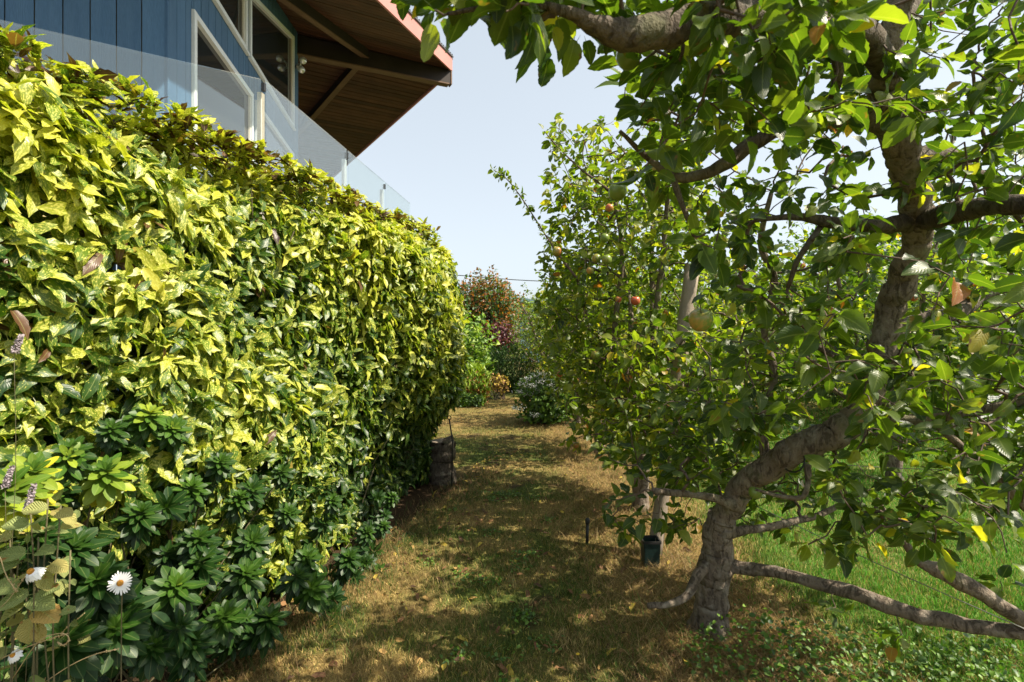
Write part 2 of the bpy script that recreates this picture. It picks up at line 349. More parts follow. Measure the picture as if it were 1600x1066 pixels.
def leaf_cloud(root, kind, mat, P, D, Nn, size, lv, nind=0, name='foliage', lods=(2.9, 7.0), part='leaf'):
    """the leaves that show largest become objects of their own, the rest one joined part"""
    n = len(P); Rm = frames(D, Nn); var = rng.integers(0, NV, n); dist = np.linalg.norm(P - (0, 0, EYE), axis=1)
    lod = np.where(dist < lods[0], 0, np.where(dist < lods[1], 1, 2)); off = np.array(wpos(root)) if root is not None else np.zeros(3)
    ind = np.zeros(n, bool)
    if nind:
        C = P + Rm[:, :, 0] * size[:, None] * .5; y = C[:, 1]; ok = y > .3
        px = 512 + 512 * C[:, 0] / np.maximum(y, .3); py = 341 - 512 * (C[:, 2] - EYE) / np.maximum(y, .3)
        facing = np.abs(np.sum(Rm[:, :, 2] * (C - (0, 0, EYE)), 1)) / dist
        ok &= (px > 6) & (px < 1018) & (py > 6) & (py < 676)
        sz = size * 512 / np.maximum(y, .3); cell = np.full((180, 270), 1e9)
        for dx in (-.3, 0, .3):
            for dy in (-.3, 0, .3):
                gx = ((px + dx * sz) / 4).astype(int); gy = ((py + dy * sz) / 4).astype(int); g = ok & (gx >= 0) & (gx < 270) & (gy >= 0) & (gy < 180)
                np.minimum.at(cell, (gy[g], gx[g]), dist[g])
        gx = np.clip((px / 4).astype(int), 0, 269); gy = np.clip((py / 4).astype(int), 0, 179)
        vis = ok & (dist <= cell[gy, gx] + .03)
        score = np.where(vis, sz * (.25 + facing), 0); idx = np.argsort(-score)[:nind]; idx = idx[score[idx] > 0]; ind[idx] = True
        for i in idx:
            o = bpy.data.objects.new(part, tmesh(kind, int(var[i]), mat)); COL.objects.link(o); o.parent = root
            m4 = Matrix(Rm[i].tolist()).to_4x4() @ Matrix.Scale(float(size[i]), 4); m4.translation = Vector((P[i] - off).tolist())
            o.matrix_local = m4; o.color = (float(lv[i]), 0, 0, 1)
    Vs = []; Fs = []; Ls = []; Us = []; base = 0
    for L in (0, 1, 2):
        for v in range(NV):
            q = np.where((lod == L) & (var == v) & ~ind)[0]
            if not len(q): continue
            V, F, U = tmpl(kind, v, L)
            W_ = np.einsum('nij,vj->nvi', Rm[q], V) * size[q][:, None, None] + P[q][:, None, :]
            Vs.append(W_.reshape(-1, 3)); Fs.append((F[None] + (np.arange(len(q)) * len(V))[:, None, None] + base).reshape(-1, 3))
            Ls.append(np.repeat(lv[q], len(V))); Us.append(np.tile(U, (len(q), 1))); base += len(q) * len(V)
    me = fast_mesh(name, np.vstack(Vs) - off, np.vstack(Fs), lv=np.concatenate(Ls), luv=np.vstack(Us))
    o = link(name, me, mat, root); o.color = (0, 0, 0, 1); o['kind'] = 'stuff'
    return o
def unit(a): return a / (np.linalg.norm(a, axis=-1, keepdims=True) + 1e-9)
def rdir(n): return unit(rng.normal(size=(n, 3)))
def prisms(A, B, ra, rb, name, mat, root, seg=4):
    """many thin tapered twigs joined"""
    D = unit(B - A); U = unit(np.cross(D, np.array([.31, .17, .9]))); W_ = np.cross(D, U); off = np.array(wpos(root)) if root is not None else np.zeros(3)
    n = len(A); V = np.zeros((n, 2 * seg, 3)); F = []
    for k in range(seg):
        a = 2 * math.pi * k / seg; o_ = U * math.cos(a) + W_ * math.sin(a); V[:, k] = A + o_ * ra[:, None]; V[:, seg + k] = B + o_ * rb[:, None]
        k2 = (k + 1) % seg; F += [(k, k2, seg + k2), (k, seg + k2, seg + k)]
    F = (np.array(F)[None] + (np.arange(n) * 2 * seg)[:, None, None]).reshape(-1, 3)
    me = fast_mesh(name, V.reshape(-1, 3) - off, F); o = link(name, me, mat, root); o['kind'] = 'stuff'; return o

# ------------------------------------------------------------------ ground
def gz(x, y): return (fbm(x, y, 1.3, 5) - .5) * .05 + (fbm(x, y, .25, 9) - .5) * .015
def grass_mix(x, y):
    """0 = dry straw, 1 = green"""
    g = fbm(x, y, .9, 21) * .55 + fbm(x, y, .25, 33) * .45
    path = np.clip((g - .50) * 4.5 + .46, 0, 1)
    lawn = np.clip(.97 + (g - .5) * 2, 0, 1)
    under = np.clip((g - .66) * 5, 0, 1)
    a = np.clip((x - .55 + (g - .5) * .9) / .25, 0, 1); b_ = np.clip((x - 1.62 + (g - .5) * 1.0) / .3, 0, 1)
    base = path * (1 - a) + under * a; base = base * (1 - b_) + lawn * b_
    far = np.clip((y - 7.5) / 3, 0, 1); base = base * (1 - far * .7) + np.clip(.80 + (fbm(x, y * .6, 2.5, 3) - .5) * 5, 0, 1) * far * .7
    edge = np.clip((hx(y) + .28 - x) / .2, 0, 1)
    edge = edge * np.clip((6.6 - y) / .6, 0, 1)
    return base * (1 - edge), edge
def hx(y): return -1.65 + .27 * (np.asarray(y, float) - 2.2)
def gcol(x, y):
    g, e = grass_mix(x, y); r = fbm(x, y, .12, 55)[:, None]
    dry = np.array([.27, .20, .08]) * (.7 + .6 * r); grn = np.array([.08, .115, .028]) * (.7 + .6 * r); soil = np.array([.06, .040, .024]) * (.7 + .6 * r)
    brt = np.clip((x - 1.7) / .5, 0, 1)[:, None]; grn = grn * (1 + brt * .6)
    sp_ = np.clip((fbm(x, y, .22, 91) - .66) * 9, 0, .9)[:, None] * (x < 1.6)[:, None]
    c = dry * (1 - g[:, None]) + grn * g[:, None]; c = c * (1 - sp_) + soil * sp_; return c * (1 - e[:, None]) + soil * e[:, None]
m, t, b = newmat('turf_ground'); a = N(t, 'ShaderNodeAttribute', attribute_name='col'); tc = N(t, 'ShaderNodeTexCoord')
nz = N(t, 'ShaderNodeTexNoise'); nz.inputs['Scale'].default_value = 55; nz.inputs['Detail'].default_value = 8; nz.inputs['Roughness'].default_value = .75; t.links.new(tc.outputs['Object'], nz.inputs[0])
c = mix(t, 1.0, a.outputs['Color'], mix(t, ramp(t, [(.3, (0, 0, 0)), (.7, (1, 1, 1))]).outputs[0], (.4, .4, .4), (1.5, 1.5, 1.5)), 'MULTIPLY')
rr = ramp(t, [(.3, (.35, .33, .3)), (.7, (1.35, 1.3, 1.2))]); t.links.new(nz.outputs[0], rr.inputs[0]); c = mix(t, 1.0, a.outputs['Color'], rr.outputs[0], 'MULTIPLY')
t.links.new(c, b.inputs['Base Color']); b.inputs['Roughness'].default_value = .95; b.inputs['Specular IOR Level'].default_value = .1
bp = N(t, 'ShaderNodeBump'); bp.inputs['Strength'].default_value = .8; bp.inputs['Distance'].default_value = .02; t.links.new(nz.outputs[0], bp.inputs['Height']); t.links.new(bp.outputs[0], b.inputs['Normal']); M['turf'] = m
def grid_ground():
    xs = np.concatenate([[-600, -120, -30], np.linspace(-8, 12, 201), [30, 120, 600]]); ys = np.concatenate([[-60, -10], np.linspace(-1, 20, 201), [40, 120, 1200]])
    X, Y = np.meshgrid(xs, ys); x = X.ravel(); y = Y.ravel(); inner = (x >= -8) & (x <= 12) & (y >= -1) & (y <= 20)
    z = np.where(inner, gz(x, y), 0); V = np.stack([x, y, z], 1); nx = len(xs)
    i, j = np.meshgrid(np.arange(nx - 1), np.arange(len(ys) - 1)); a = (j * nx + i).ravel()
    F = np.concatenate([np.stack([a, a + 1, a + nx + 1], 1), np.stack([a, a + nx + 1, a + nx], 1)])
    me = fast_mesh('ground', V, F, col=gcol(x, y)); o = link('ground', me, M['turf']); tag(o, kind='structure')
grid_ground()

def blades(name, label, x, y, h, wd, lean, col, parent=None):
    n = len(x); z = gz(x, y) - .004; a = rng.uniform(0, 6.283, n); la = rng.uniform(0, 6.283, n)
    ux = np.cos(a) * wd; uy = np.sin(a) * wd; lx = np.cos(la) * lean * h; ly = np.sin(la) * lean * h; hh = h * np.sqrt(np.maximum(.02, 1 - np.minimum(lean, .98) ** 2))
    V = np.zeros((n, 5, 3)); B_ = np.stack([x, y, z], 1)
    V[:, 0] = B_ + np.stack([-ux, -uy, 0 * ux], 1); V[:, 1] = B_ + np.stack([ux, uy, 0 * ux], 1)
    Mid = B_ + np.stack([lx * .4, ly * .4, hh * .62], 1); V[:, 2] = Mid + np.stack([-ux, -uy, 0 * ux], 1) * .8; V[:, 3] = Mid + np.stack([ux, uy, 0 * ux], 1) * .8
    V[:, 4] = B_ + np.stack([lx, ly, hh], 1)
    F = (np.array([(0, 1, 3), (0, 3, 2), (2, 3, 4)])[None] + (np.arange(n) * 5)[:, None, None]).reshape(-1, 3)
    me = fast_mesh(name, V.reshape(-1, 3), F, col=np.repeat(col, 5, 0), smooth=False); o = link(name, me, M['grass'], parent)
    tag(o, label, 'grass' if label else None, kind='stuff'); return o
def sample_ground(n, y0, y1, xl=-1.3, xr=1.2):
    u = rng.random(n); y = np.exp(np.log(y0) + u * (np.log(y1) - np.log(y0))); x = rng.uniform(-1.05, 1.08, n) * y
    k = (x > hx(y) + .0) | (y > 6.4); k &= (x > -4.5) & (x < 9); return x[k], y[k]
def mown():
    x, y = sample_ground(360000, 1.9, 17); g, e = grass_mix(x, y); n = len(x)
    keep = rng.random(n) > np.maximum(e * .75, np.clip((fbm(x, y, .22, 91) - .66) * 9, 0, .85) * (x < 1.6)); x, y, g = x[keep], y[keep], g[keep]; n = len(x)
    isg = rng.random(n) < g * .9 + .04; r = rng.uniform(.6, 1.45, n)[:, None]
    dry = np.where(rng.random(n)[:, None] < .5, [.47, .35, .13], [.29, .20, .08]) * r; brt = np.clip((x - 1.7) / .5, 0, 1)[:, None]
    grn = (np.array([.085, .125, .028]) * (1 - brt) + np.array([.10, .27, .025]) * brt) * r; yel = np.array([.30, .28, .055]) * r
    grn = np.where(rng.random(n)[:, None] < .25, yel, grn)
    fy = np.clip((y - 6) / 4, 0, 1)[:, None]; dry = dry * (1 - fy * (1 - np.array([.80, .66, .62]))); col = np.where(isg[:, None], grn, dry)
    h = rng.uniform(.015, .042, n) * (1 + .5 * (x > 1.7)) * (.6 + 1.5 * np.clip(fbm(x, y, .18, 63) - .25, 0, 1)); wd = (.0009 + .00035 * y) * rng.uniform(.7, 1.3, n)
    lean = np.where(isg, rng.uniform(.1, .85, n), rng.uniform(.4, .97, n))
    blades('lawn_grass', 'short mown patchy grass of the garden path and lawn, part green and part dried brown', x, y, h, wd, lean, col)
mown()
def extra_grass():
    n = 110000; y = np.exp(rng.uniform(np.log(2.0), np.log(12), n)); x = rng.uniform(1.45, 8, n); k = (x < y * 1.08); x, y = x[k], y[k]; n = len(x)
    keep = rng.random(n) < np.clip((x - 1.45 + (fbm(x, y, .5, 13) - .5) * .8) / .4, 0, 1); x, y = x[keep], y[keep]; n = len(x); r_ = rng.uniform(.6, 1.35, n)[:, None]
    col = np.where(rng.random(n)[:, None] < .12, [.32, .26, .10], np.where(rng.random(n)[:, None] < .3, [.17, .30, .04], [.085, .25, .022])) * r_
    blades('side_lawn_grass', 'bright green lawn to the right of the nearest apple trunk', x, y, rng.uniform(.025, .06, n), (.0011 + .0004 * y) * rng.uniform(.7, 1.3, n), rng.uniform(.15, .8, n), col)
    n = 30000; y = np.exp(rng.uniform(np.log(1.95), np.log(6), n)); x = rng.uniform(-1.1, .9, n); k = (x > hx(y) + .1) & (fbm(x, y, .16, 88) > .56); x, y = x[k], y[k]; n = len(x); r_ = rng.uniform(.6, 1.3, n)[:, None]
    g = fbm(x, y, .3, 17) > .5
    col = np.where((g & (rng.random(n) < .75))[:, None], [.10, .17, .03], np.where(rng.random(n)[:, None] < .5, [.46, .36, .15], [.28, .19, .08])) * r_
    blades('clump_grass', 'coarser grass clumps standing up in the worn path', x, y, rng.uniform(.03, .085, n), rng.uniform(.0009, .0018, n), rng.uniform(.3, .95, n), col)
extra_grass()
def straw():
    n = 26000; y = np.exp(rng.uniform(np.log(2.0), np.log(10), n)); x = rng.normal(1.08, .34, n); k = (np.abs(x) < y * 1.05) & (x > .35) & (x < 1.8); x, y = x[k], y[k]; n = len(x)
    r = rng.uniform(.55, 1.4, n)[:, None]; col = np.where(rng.random(n)[:, None] < .16, [.09, .17, .03], np.where(rng.random(n)[:, None] < .5, [.38, .27, .12], [.22, .14, .065])) * r
    blades('straw_grass', 'long flattened straw coloured dead grass under the row of apple trees', x, y, rng.uniform(.05, .17, n), rng.uniform(.0010, .0022, n), rng.uniform(.75, .99, n), col)
    # longer tufts at the hedge foot
    n = 7000; y = rng.uniform(2.0, 6.3, n); x = hx(y) + rng.normal(.28, .16, n); r = rng.uniform(.6, 1.3, n)[:, None]
    col = np.where(rng.random(n)[:, None] < .45, [.07, .13, .03], [.30, .20, .09]) * r
    blades('tuft_grass', 'loose grass tufts along the foot of the speckled hedge', x, y, rng.uniform(.03, .11, n), rng.uniform(.001, .002, n), rng.uniform(.3, .95, n), col)
straw()

def litter():
    n = 420; y = rng.uniform(2.0, 7.5, n); x = hx(y) + np.abs(rng.normal(.12, .28, n)) + .02; P = np.stack([x, y, gz(x, y) + .012], 1)
    n2 = 420; y2 = np.exp(rng.uniform(np.log(2), np.log(8), n2)); x2 = rng.uniform(-.7, 2.0, n2); P = np.vstack([P, np.stack([x2, y2, gz(x2, y2) + .018], 1)]); n += n2
    D = rdir(n); D[:, 2] *= .25; Nn = np.array([0, 0, 1.]) + rng.normal(0, .35, (n, 3)); lv = rng.choice([.86, .9, .935, .955, .97, .99], n)
    o = leaf_cloud(None, 'aucuba', M['litter'], P, D, Nn, rng.uniform(.03, .085, n), lv, name='leaf_litter')
    tag(o, 'fallen brown and yellow leaves lying along the hedge foot and path', 'leaf litter')
M['litter'] = leafmat('fallen_leaf', [(.85, (.50, .38, .06)), (.91, (.38, .22, .10)), (.95, (.20, .095, .05)), (1, (.07, .04, .03))], trans=.1, rough=.7, rib=.2, wrinkle=.4, spec=.2)
litter()
def weeds():
    n = 6500; x = rng.uniform(.75, 2.9, n); y = rng.uniform(1.75, 3.3, n); g = fbm(x, y, .5, 71)
    k = (g + np.clip((2.75 - y) * .35, -.4, .3) + np.exp(-((x - 1.25) ** 2 + (y - 2.6) ** 2) / .12) * .3 - np.abs(x - 1.75) * .22 > .56) & (x < y * 1.05); x, y, g = x[k], y[k], g[k]; n = len(x)
    z = gz(x, y) + rng.uniform(.015, .10, n) * (.4 + g * 1.4) + np.exp(-((x - 1.25) ** 2 + (y - 2.62) ** 2) / .04) * rng.uniform(0, .16, n)
    P = np.stack([x, y, z], 1); D = rdir(n); D[:, 2] *= .3; Nn = np.array([0, -.1, 1.]) + rng.normal(0, .35, (n, 3))
    o = leaf_cloud(None, 'round', M['bush'], P, D, Nn, rng.uniform(.012, .034, n), rng.uniform(.25, .56, n) ** 1.05, name='ground_cover', lods=(3.2, 8))
    tag(o, 'low green leafy weeds spreading round the foot of the nearest apple trunk', 'weeds')
    # tiny tufts of clover in the path
    n = 900; c = rng.integers(0, 24, n); cy = rng.uniform(2.1, 5.5, 24); cx = rng.uniform(-.6, .5, 24); x = cx[c] + rng.normal(0, .045, n); y = cy[c] + rng.normal(0, .045, n)
    P = np.stack([x, y, gz(x, y) + rng.uniform(.012, .035, n)], 1); D = rdir(n); D[:, 2] *= .3
    o = leaf_cloud(None, 'round', M['bush'], P, D, np.array([0, 0, 1.]) + rng.normal(0, .3, (n, 3)), rng.uniform(.012, .03, n), rng.uniform(.25, .5, n), name='path_weeds')
    tag(o, 'tiny green weed rosettes dotted over the worn grass path', 'weeds')
weeds()
# ------------------------------------------------------------------ distant hill
V = []; F = []
for i in range(41):
    x = -300 + i * 20; h = 10 + 9 * math.sin(i * .21 + .4) + 3 * math.sin(i * .83)
    V += [(x, 330, -2), (x, 350, h + 24), (x, 420, h + 22)]
for i in range(40): a = i * 3; F += [(a, a + 3, a + 4, a + 1), (a + 1, a + 4, a + 5, a + 2)]
tag(link('hill', mesh('hill', V, F, smooth=True), M['hill']), kind='structure')

# ------------------------------------------------------------------ house
C0 = np.array([-4.40, 10.49, 0]); K0 = np.array([-3.50, 5.19, 0]); wd1 = unit(K0 - C0); L0 = K0 + np.array([-.87, -.49, 0]) * 4.2
u = np.array([math.sin(R(63)), math.cos(R(63)), 0])
T = at(703, 110, 11.86); Nn_ = at(600, 12, 8.75); Ff = at(555, 243, 15.0); g1 = Nn_ - T; g2 = Ff - T
house = empty('house', (-4.4, 10.49, 0), 'blue board sided house with wide brown cedar soffit and pink red fascia above the hedge', 'house')
nrm1 = np.cross(g1, -u); nrm1 = unit(nrm1 * (1 if nrm1[2] > 0 else -1)); nrm2 = np.cross(g2, -u); nrm2 = unit(nrm2 * (1 if nrm2[2] > 0 else -1))
def zs(p, nrm=None):
    n_ = nrm1 if nrm is None else nrm
    return T[2] - (n_[0] * (p[0] - T[0]) + n_[1] * (p[1] - T[1])) / n_[2]
# roof slabs above the boards
for g, nn, e in ((g1, nrm1, 2.4), (g2, nrm2, 2.2)):
    q = [T, T + g * e, T + g * e - u * 9, T - u * 9]
    MB().hexa([p + nn * .03 for p in q], nn * .22).build('roof', M['roof'], house)
    d = unit(g); perp = unit(np.cross(nn, -u)); perp = perp * np.sign(np.dot(perp, g)); L = np.dot(g * e, perp); n = int(L / .135)
    for i in range(n):
        a0 = i * L / n + .014; a1 = (i + 1) * L / n; k = np.dot(g, perp); s0 = T + g * (a0 / k); s1 = T + g * (a1 / k); jit = random.uniform(-.003, .003)
        MB().hexa([s0 - nn * (.0 + jit), s1 - nn * (.0 + jit), s1 - u * 5.2 - nn * jit, s0 - u * 5.2 - nn * jit], nn * .025).build('soffit_board', M['soffit'], house)
    out = unit(np.cross(d, (0, 0, 1))); out = out * np.sign(np.dot(out, u))
    a = T + out * .02 - np.array([0, 0, .03]); b_ = a + g * e
    MB().hexa([a, b_, b_ + (0, 0, .31), a + (0, 0, .31)], out * .04).build('fascia', M['fascia'], house)
    mb = MB().hexa([a + (0, 0, .313), b_ + (0, 0, .313), b_ + (0, 0, .345), a + (0, 0, .345)], out * .07)
    o = mb.build('drip_edge', M['roof'], house)
    mb = MB()
    for i in range(int(np.linalg.norm(g * e) / .11)): mb.box(a + d * (.05 + i * .11) + out * .05 + (0, 0, .36), (.03, .03, .035))
    mb.build('roof_screws', M['roof'], house)['kind'] = 'stuff'
qa = T + g1 * 1.12; shade_quad = [qa, np.array([-1.15, 4.3, 6.95]), np.array([-3.2, 1.6, 6.3]), T + g1 * 2.4]
MB().hexa([np.array(p) + (0, 0, .02) for p in shade_quad], (0, 0, .24)).build('roof', M['soffit'], house)  # added roof wedge, out of view, shaped to cast shade on the blue walls
# beams
bz = at(695, 122, 11.86)[2]; tip = np.array([T[0], T[1], 0]) - u * .02
mb = MB(); A_ = C0 - u * .4; side = np.array([-u[1], u[0], 0])
q = [np.array([A_[0], A_[1], bz - .24]), np.array([tip[0], tip[1], bz - .16]), np.array([tip[0], tip[1], bz + .14]), np.array([A_[0], A_[1], bz + .14])]
mb.hexa([p - side * .07 for p in q], side * .14).build('ridge_beam', M['beam'], house)
q = [np.array([A_[0], A_[1], bz - .268]), np.array([tip[0] - u[0] * .02, tip[1] - u[1] * .02, bz - .19]), np.array([tip[0] - u[0] * .02, tip[1] - u[1] * .02, bz - .163]), np.array([A_[0], A_[1], bz - .243])]
MB().hexa([p - side * .085 for p in q], side * .17).build('beam_cap', M['beam2'], house)
MB().box(np.array([tip[0], tip[1], bz - .01]) + u * .03, (.03, .16, .33), u, side).build('beam_end', M['beam2'], house)
for s in (1.9, 4.3):
    for g, nn in ((g1, nrm1), (g2, nrm2)):
        a = T - u * s - nn * .0; b_ = a + g * 1.6; sd = unit(np.cross(g, (0, 0, 1))) * .05
        MB().hexa([a - sd, b_ - sd, b_ + sd, a + sd], -nn * .17).build('rafter', M['beam'], house)
        MB().hexa([a - sd * 1.2 - nn * .172, b_ - sd * 1.2 - nn * .172, b_ + sd * 1.2 - nn * .172, a + sd * 1.2 - nn * .172], -nn * .02).build('rafter_cap', M['beam2'], house)
# walls: vertical boards cut round the windows
def wall(p0, p1, wins, zb=0.0, bw=.20):
    d = unit(p1 - p0); L = np.linalg.norm(p1 - p0); n = int(L / bw); nv = np.array([d[1], -d[0], 0]); nv = nv * np.sign(np.dot(nv, -p0 + (3, 0, 0)))
    cuts = sorted(set([0, L] + [i * bw for i in range(n + 1)] + [x for w_ in wins for x in (w_[0], w_[1])]))
    for a0, a1 in zip(cuts[:-1], cuts[1:]):
        if a1 - a0 < .01: continue
        mid = (a0 + a1) / 2; segs = [(zb, None)]
        for (w0, w1, z0, z1) in wins:
            if w0 - .001 < mid < w1 + .001:
                new = []
                for (lo, hi) in segs:
                    zt = z1(mid) if callable(z1) else z1
                    new.append((lo, z0) if True else None); new.append((zt, hi))
                segs = [s for s in new]
                # several windows in one column: order by height
        segs2 = []
        cols = sorted([(z0, z1(mid) if callable(z1) else z1) for (w0, w1, z0, z1) in wins if w0 - .001 < mid < w1 + .001])
        lo = zb
        for (z0, zt) in cols: segs2.append((lo, z0)); lo = zt
        segs2.append((lo, None))
        for lo, hi in segs2:
            q0 = p0 + d * (a0 + .010); q1 = p0 + d * a1; t0 = hi if hi is not None else zs(q0) - .004; t1 = hi if hi is not None else zs(q1) - .004
            if min(t0, t1) - lo < .02: continue
            MB().hexa([(q0[0], q0[1], lo), (q1[0], q1[1], lo), (q1[0], q1[1], t1), (q0[0], q0[1], t0)], nv * .02).build('siding_board', M['blue'], house)
    return d, nv
def window(p0, d, nv, w0, w1, z0, z1, fr=.07, mull=()):
    zt = z1 if callable(z1) else (lambda s: z1)
    P = lambda s, z, o=0: p0 + d * s + np.array([0, 0, z]) + nv * o
    f = MB()
    f.hexa([P(w0, z0, -.02), P(w0 + fr, z0, -.02), P(w0 + fr, zt(w0 + fr), -.02), P(w0, zt(w0), -.02)], nv * .07)
    f.hexa([P(w1 - fr, z0, -.02), P(w1, z0, -.02), P(w1, zt(w1), -.02), P(w1 - fr, zt(w1 - fr), -.02)], nv * .07)
    f.hexa([P(w0 + fr, z0, -.02), P(w1 - fr, z0, -.02), P(w1 - fr, z0 + fr, -.02), P(w0 + fr, z0 + fr, -.02)], nv * .068)
    f.hexa([P(w0 + fr, zt(w0 + fr) - fr, -.02), P(w1 - fr, zt(w1 - fr) - fr, -.02), P(w1 - fr, zt(w1 - fr), -.02), P(w0 + fr, zt(w0 + fr), -.02)], nv * .068)
    o = f.build('window', M['white'], house)
    i = fr; MB().hexa([P(w0 + i, z0 + i, -.012), P(w1 - i, z0 + i, -.012), P(w1 - i, zt(w1 - i) - i, -.012), P(w0 + i, zt(w0 + i) - i, -.012)], nv * .008).build('pane', M['pane'], o)
    s = MB(); i2 = i + .035
    s.hexa([P(w0 + i, z0 + i, 0), P(w0 + i2, z0 + i, 0), P(w0 + i2, zt(w0 + i2) - i, 0), P(w0 + i, zt(w0 + i) - i, 0)], nv * .025)
    s.hexa([P(w1 - i2, z0 + i, 0), P(w1 - i, z0 + i, 0), P(w1 - i, zt(w1 - i) - i, 0), P(w1 - i2, zt(w1 - i2) - i, 0)], nv * .025)
    s.build('sash', M['cream'], o)
    MB().hexa([P(w0 - .03, z0 - .03, .021), P(w1 + .03, z0 - .03, .021), P(w1 + .03, z0 - .002, .021), P(w0 - .03, z0 - .002, .021)], nv * .05).build('sill', M['white'], o)
# wall positions measured from the prow corner C0 towards K0
head = lambda s: zs(C0 + wd1 * s) - .17 - .10 * s
wins = [(.42, 3.0, 5.78, head), (3.12, 4.62, 5.78, head), (.45, 2.72, 3.35, 5.28), (2.86, 4.86, 3.35, 5.30)]
d, nv = wall(C0, K0, wins)
for w_ in wins: window(C0, d, nv, *w_)
wall(K0, L0, [])
cb = MB().box((K0[0] + .012, K0[1] - .012, 3.2), (.03, .03, 6.3)); cb.build('corner_trim', M['blue'], house)
MB().hexa([(C0[0] - .01, C0[1], 0), (C0[0] - 1.6, C0[1] + 3.5, 0), (C0[0] - 1.6, C0[1] + 3.5, 7.1), (C0[0] - .01, C0[1], 7.45)], (-.05, -.02, 0)).build('wall', M['blue'], house)
# flood light
fl = empty('flood_light', at(466, 108, 10.3), 'small twin headed white flood lamp on the blue wall under the soffit', 'lamp')
p = at(466, 106, 10.3); fb = MB().tube([p, p + (.05, -.05, 0)], .06, 12).build('wall_plate', M['chrome'], fl, True)
for dx, dz in ((.13, .06), (.10, -.12)):
    q = p + (dx, -.14, dz); MB().tube([p + (.04, -.05, 0), q], .018, 8).build('arm', M['chrome'], fl, True)
    MB().tube([q, q + (.02, -.03, -.01), q + (.05, -.07, -.03), q + (.075, -.10, -.045)], [.03, .05, .07, .06], 12).build('lamp_head', M['chrome'], fl, True)
# deck with glass railing
deck = empty('deck', (-2.28, 4.7, 0), 'raised deck with frameless clear glass railing and pale posts behind the hedge top', 'deck')
A_ = np.array([-2.28, 4.70, 0]); B_ = at(640, 318, 8.93); B_[2] = 0; L_ = A_ + (np.array([-3.82, 3.82, 0]) - A_) * 2.6
dirB = unit(B_ - A_); dirL = unit(L_ - A_)
nb = np.array([dirB[1], -dirB[0], 0]); nl = np.array([-dirL[1], dirL[0], 0]); nl = nl * (1 if nl[1] < 0 else -1)
E_ = B_ + dirB * .6
MB().add([(*p[:2], z) for z in (2.72, 2.95) for p in (A_, E_, (-4.9, 11, 0), (-4.0, 5.4, 0), (L_[0] - .3, L_[1] + .6, 0), L_)],
         [(5, 4, 3, 2, 1, 0), (6, 7, 8, 9, 10, 11)] + [(i, (i + 1) % 6, 6 + (i + 1) % 6, 6 + i) for i in range(6)]).build('deck_platform', M['deck'], deck)
def panel(a, b_, gap=.02):
    d_ = unit(b_ - a); n_ = np.array([d_[1], -d_[0], 0]); a = a + d_ * gap; b_ = b_ - d_ * gap
    MB().hexa([a + (0, 0, 3.02), b_ + (0, 0, 3.02), b_ + (0, 0, 4.0), a + (0, 0, 4.0)], n_ * .012).build('glass_panel', M['glass'], deck)
pts = [0, 1.75, 3.05, 4.28]
for i in range(3): panel(A_ + dirB * pts[i], A_ + dirB * pts[i + 1])
panel(A_, A_ + dirL * 1.9); panel(A_ + dirL * 1.9, A_ + dirL * 3.8)
for q in (A_, A_ + dirB * 1.75, A_ + dirB * 3.05, A_ + dirL * 1.9):
    inw = np.array([-.05, .05, 0]); c_ = q + inw
    po = MB().box((c_[0], c_[1], 3.42), (.055, .045, .96), dirB, nb).build('post', M['white'] if q[1] > 5 else M['cream'], deck, bevel=.004)
    MB().box((q[0], q[1], 3.93), (.03, .03, .07), dirB, nb).build('clip', M['black'], po)
for z in (0,):
    for q in (A_ + dirB * .2 - nb * .3, A_ + dirB * 4.2 - nb * .3, A_ + dirL * 3.5 - nl * .3):
        MB().box((q[0], q[1], 1.36), (.12, .12, 2.71)).build('support', M['postwood'], deck)

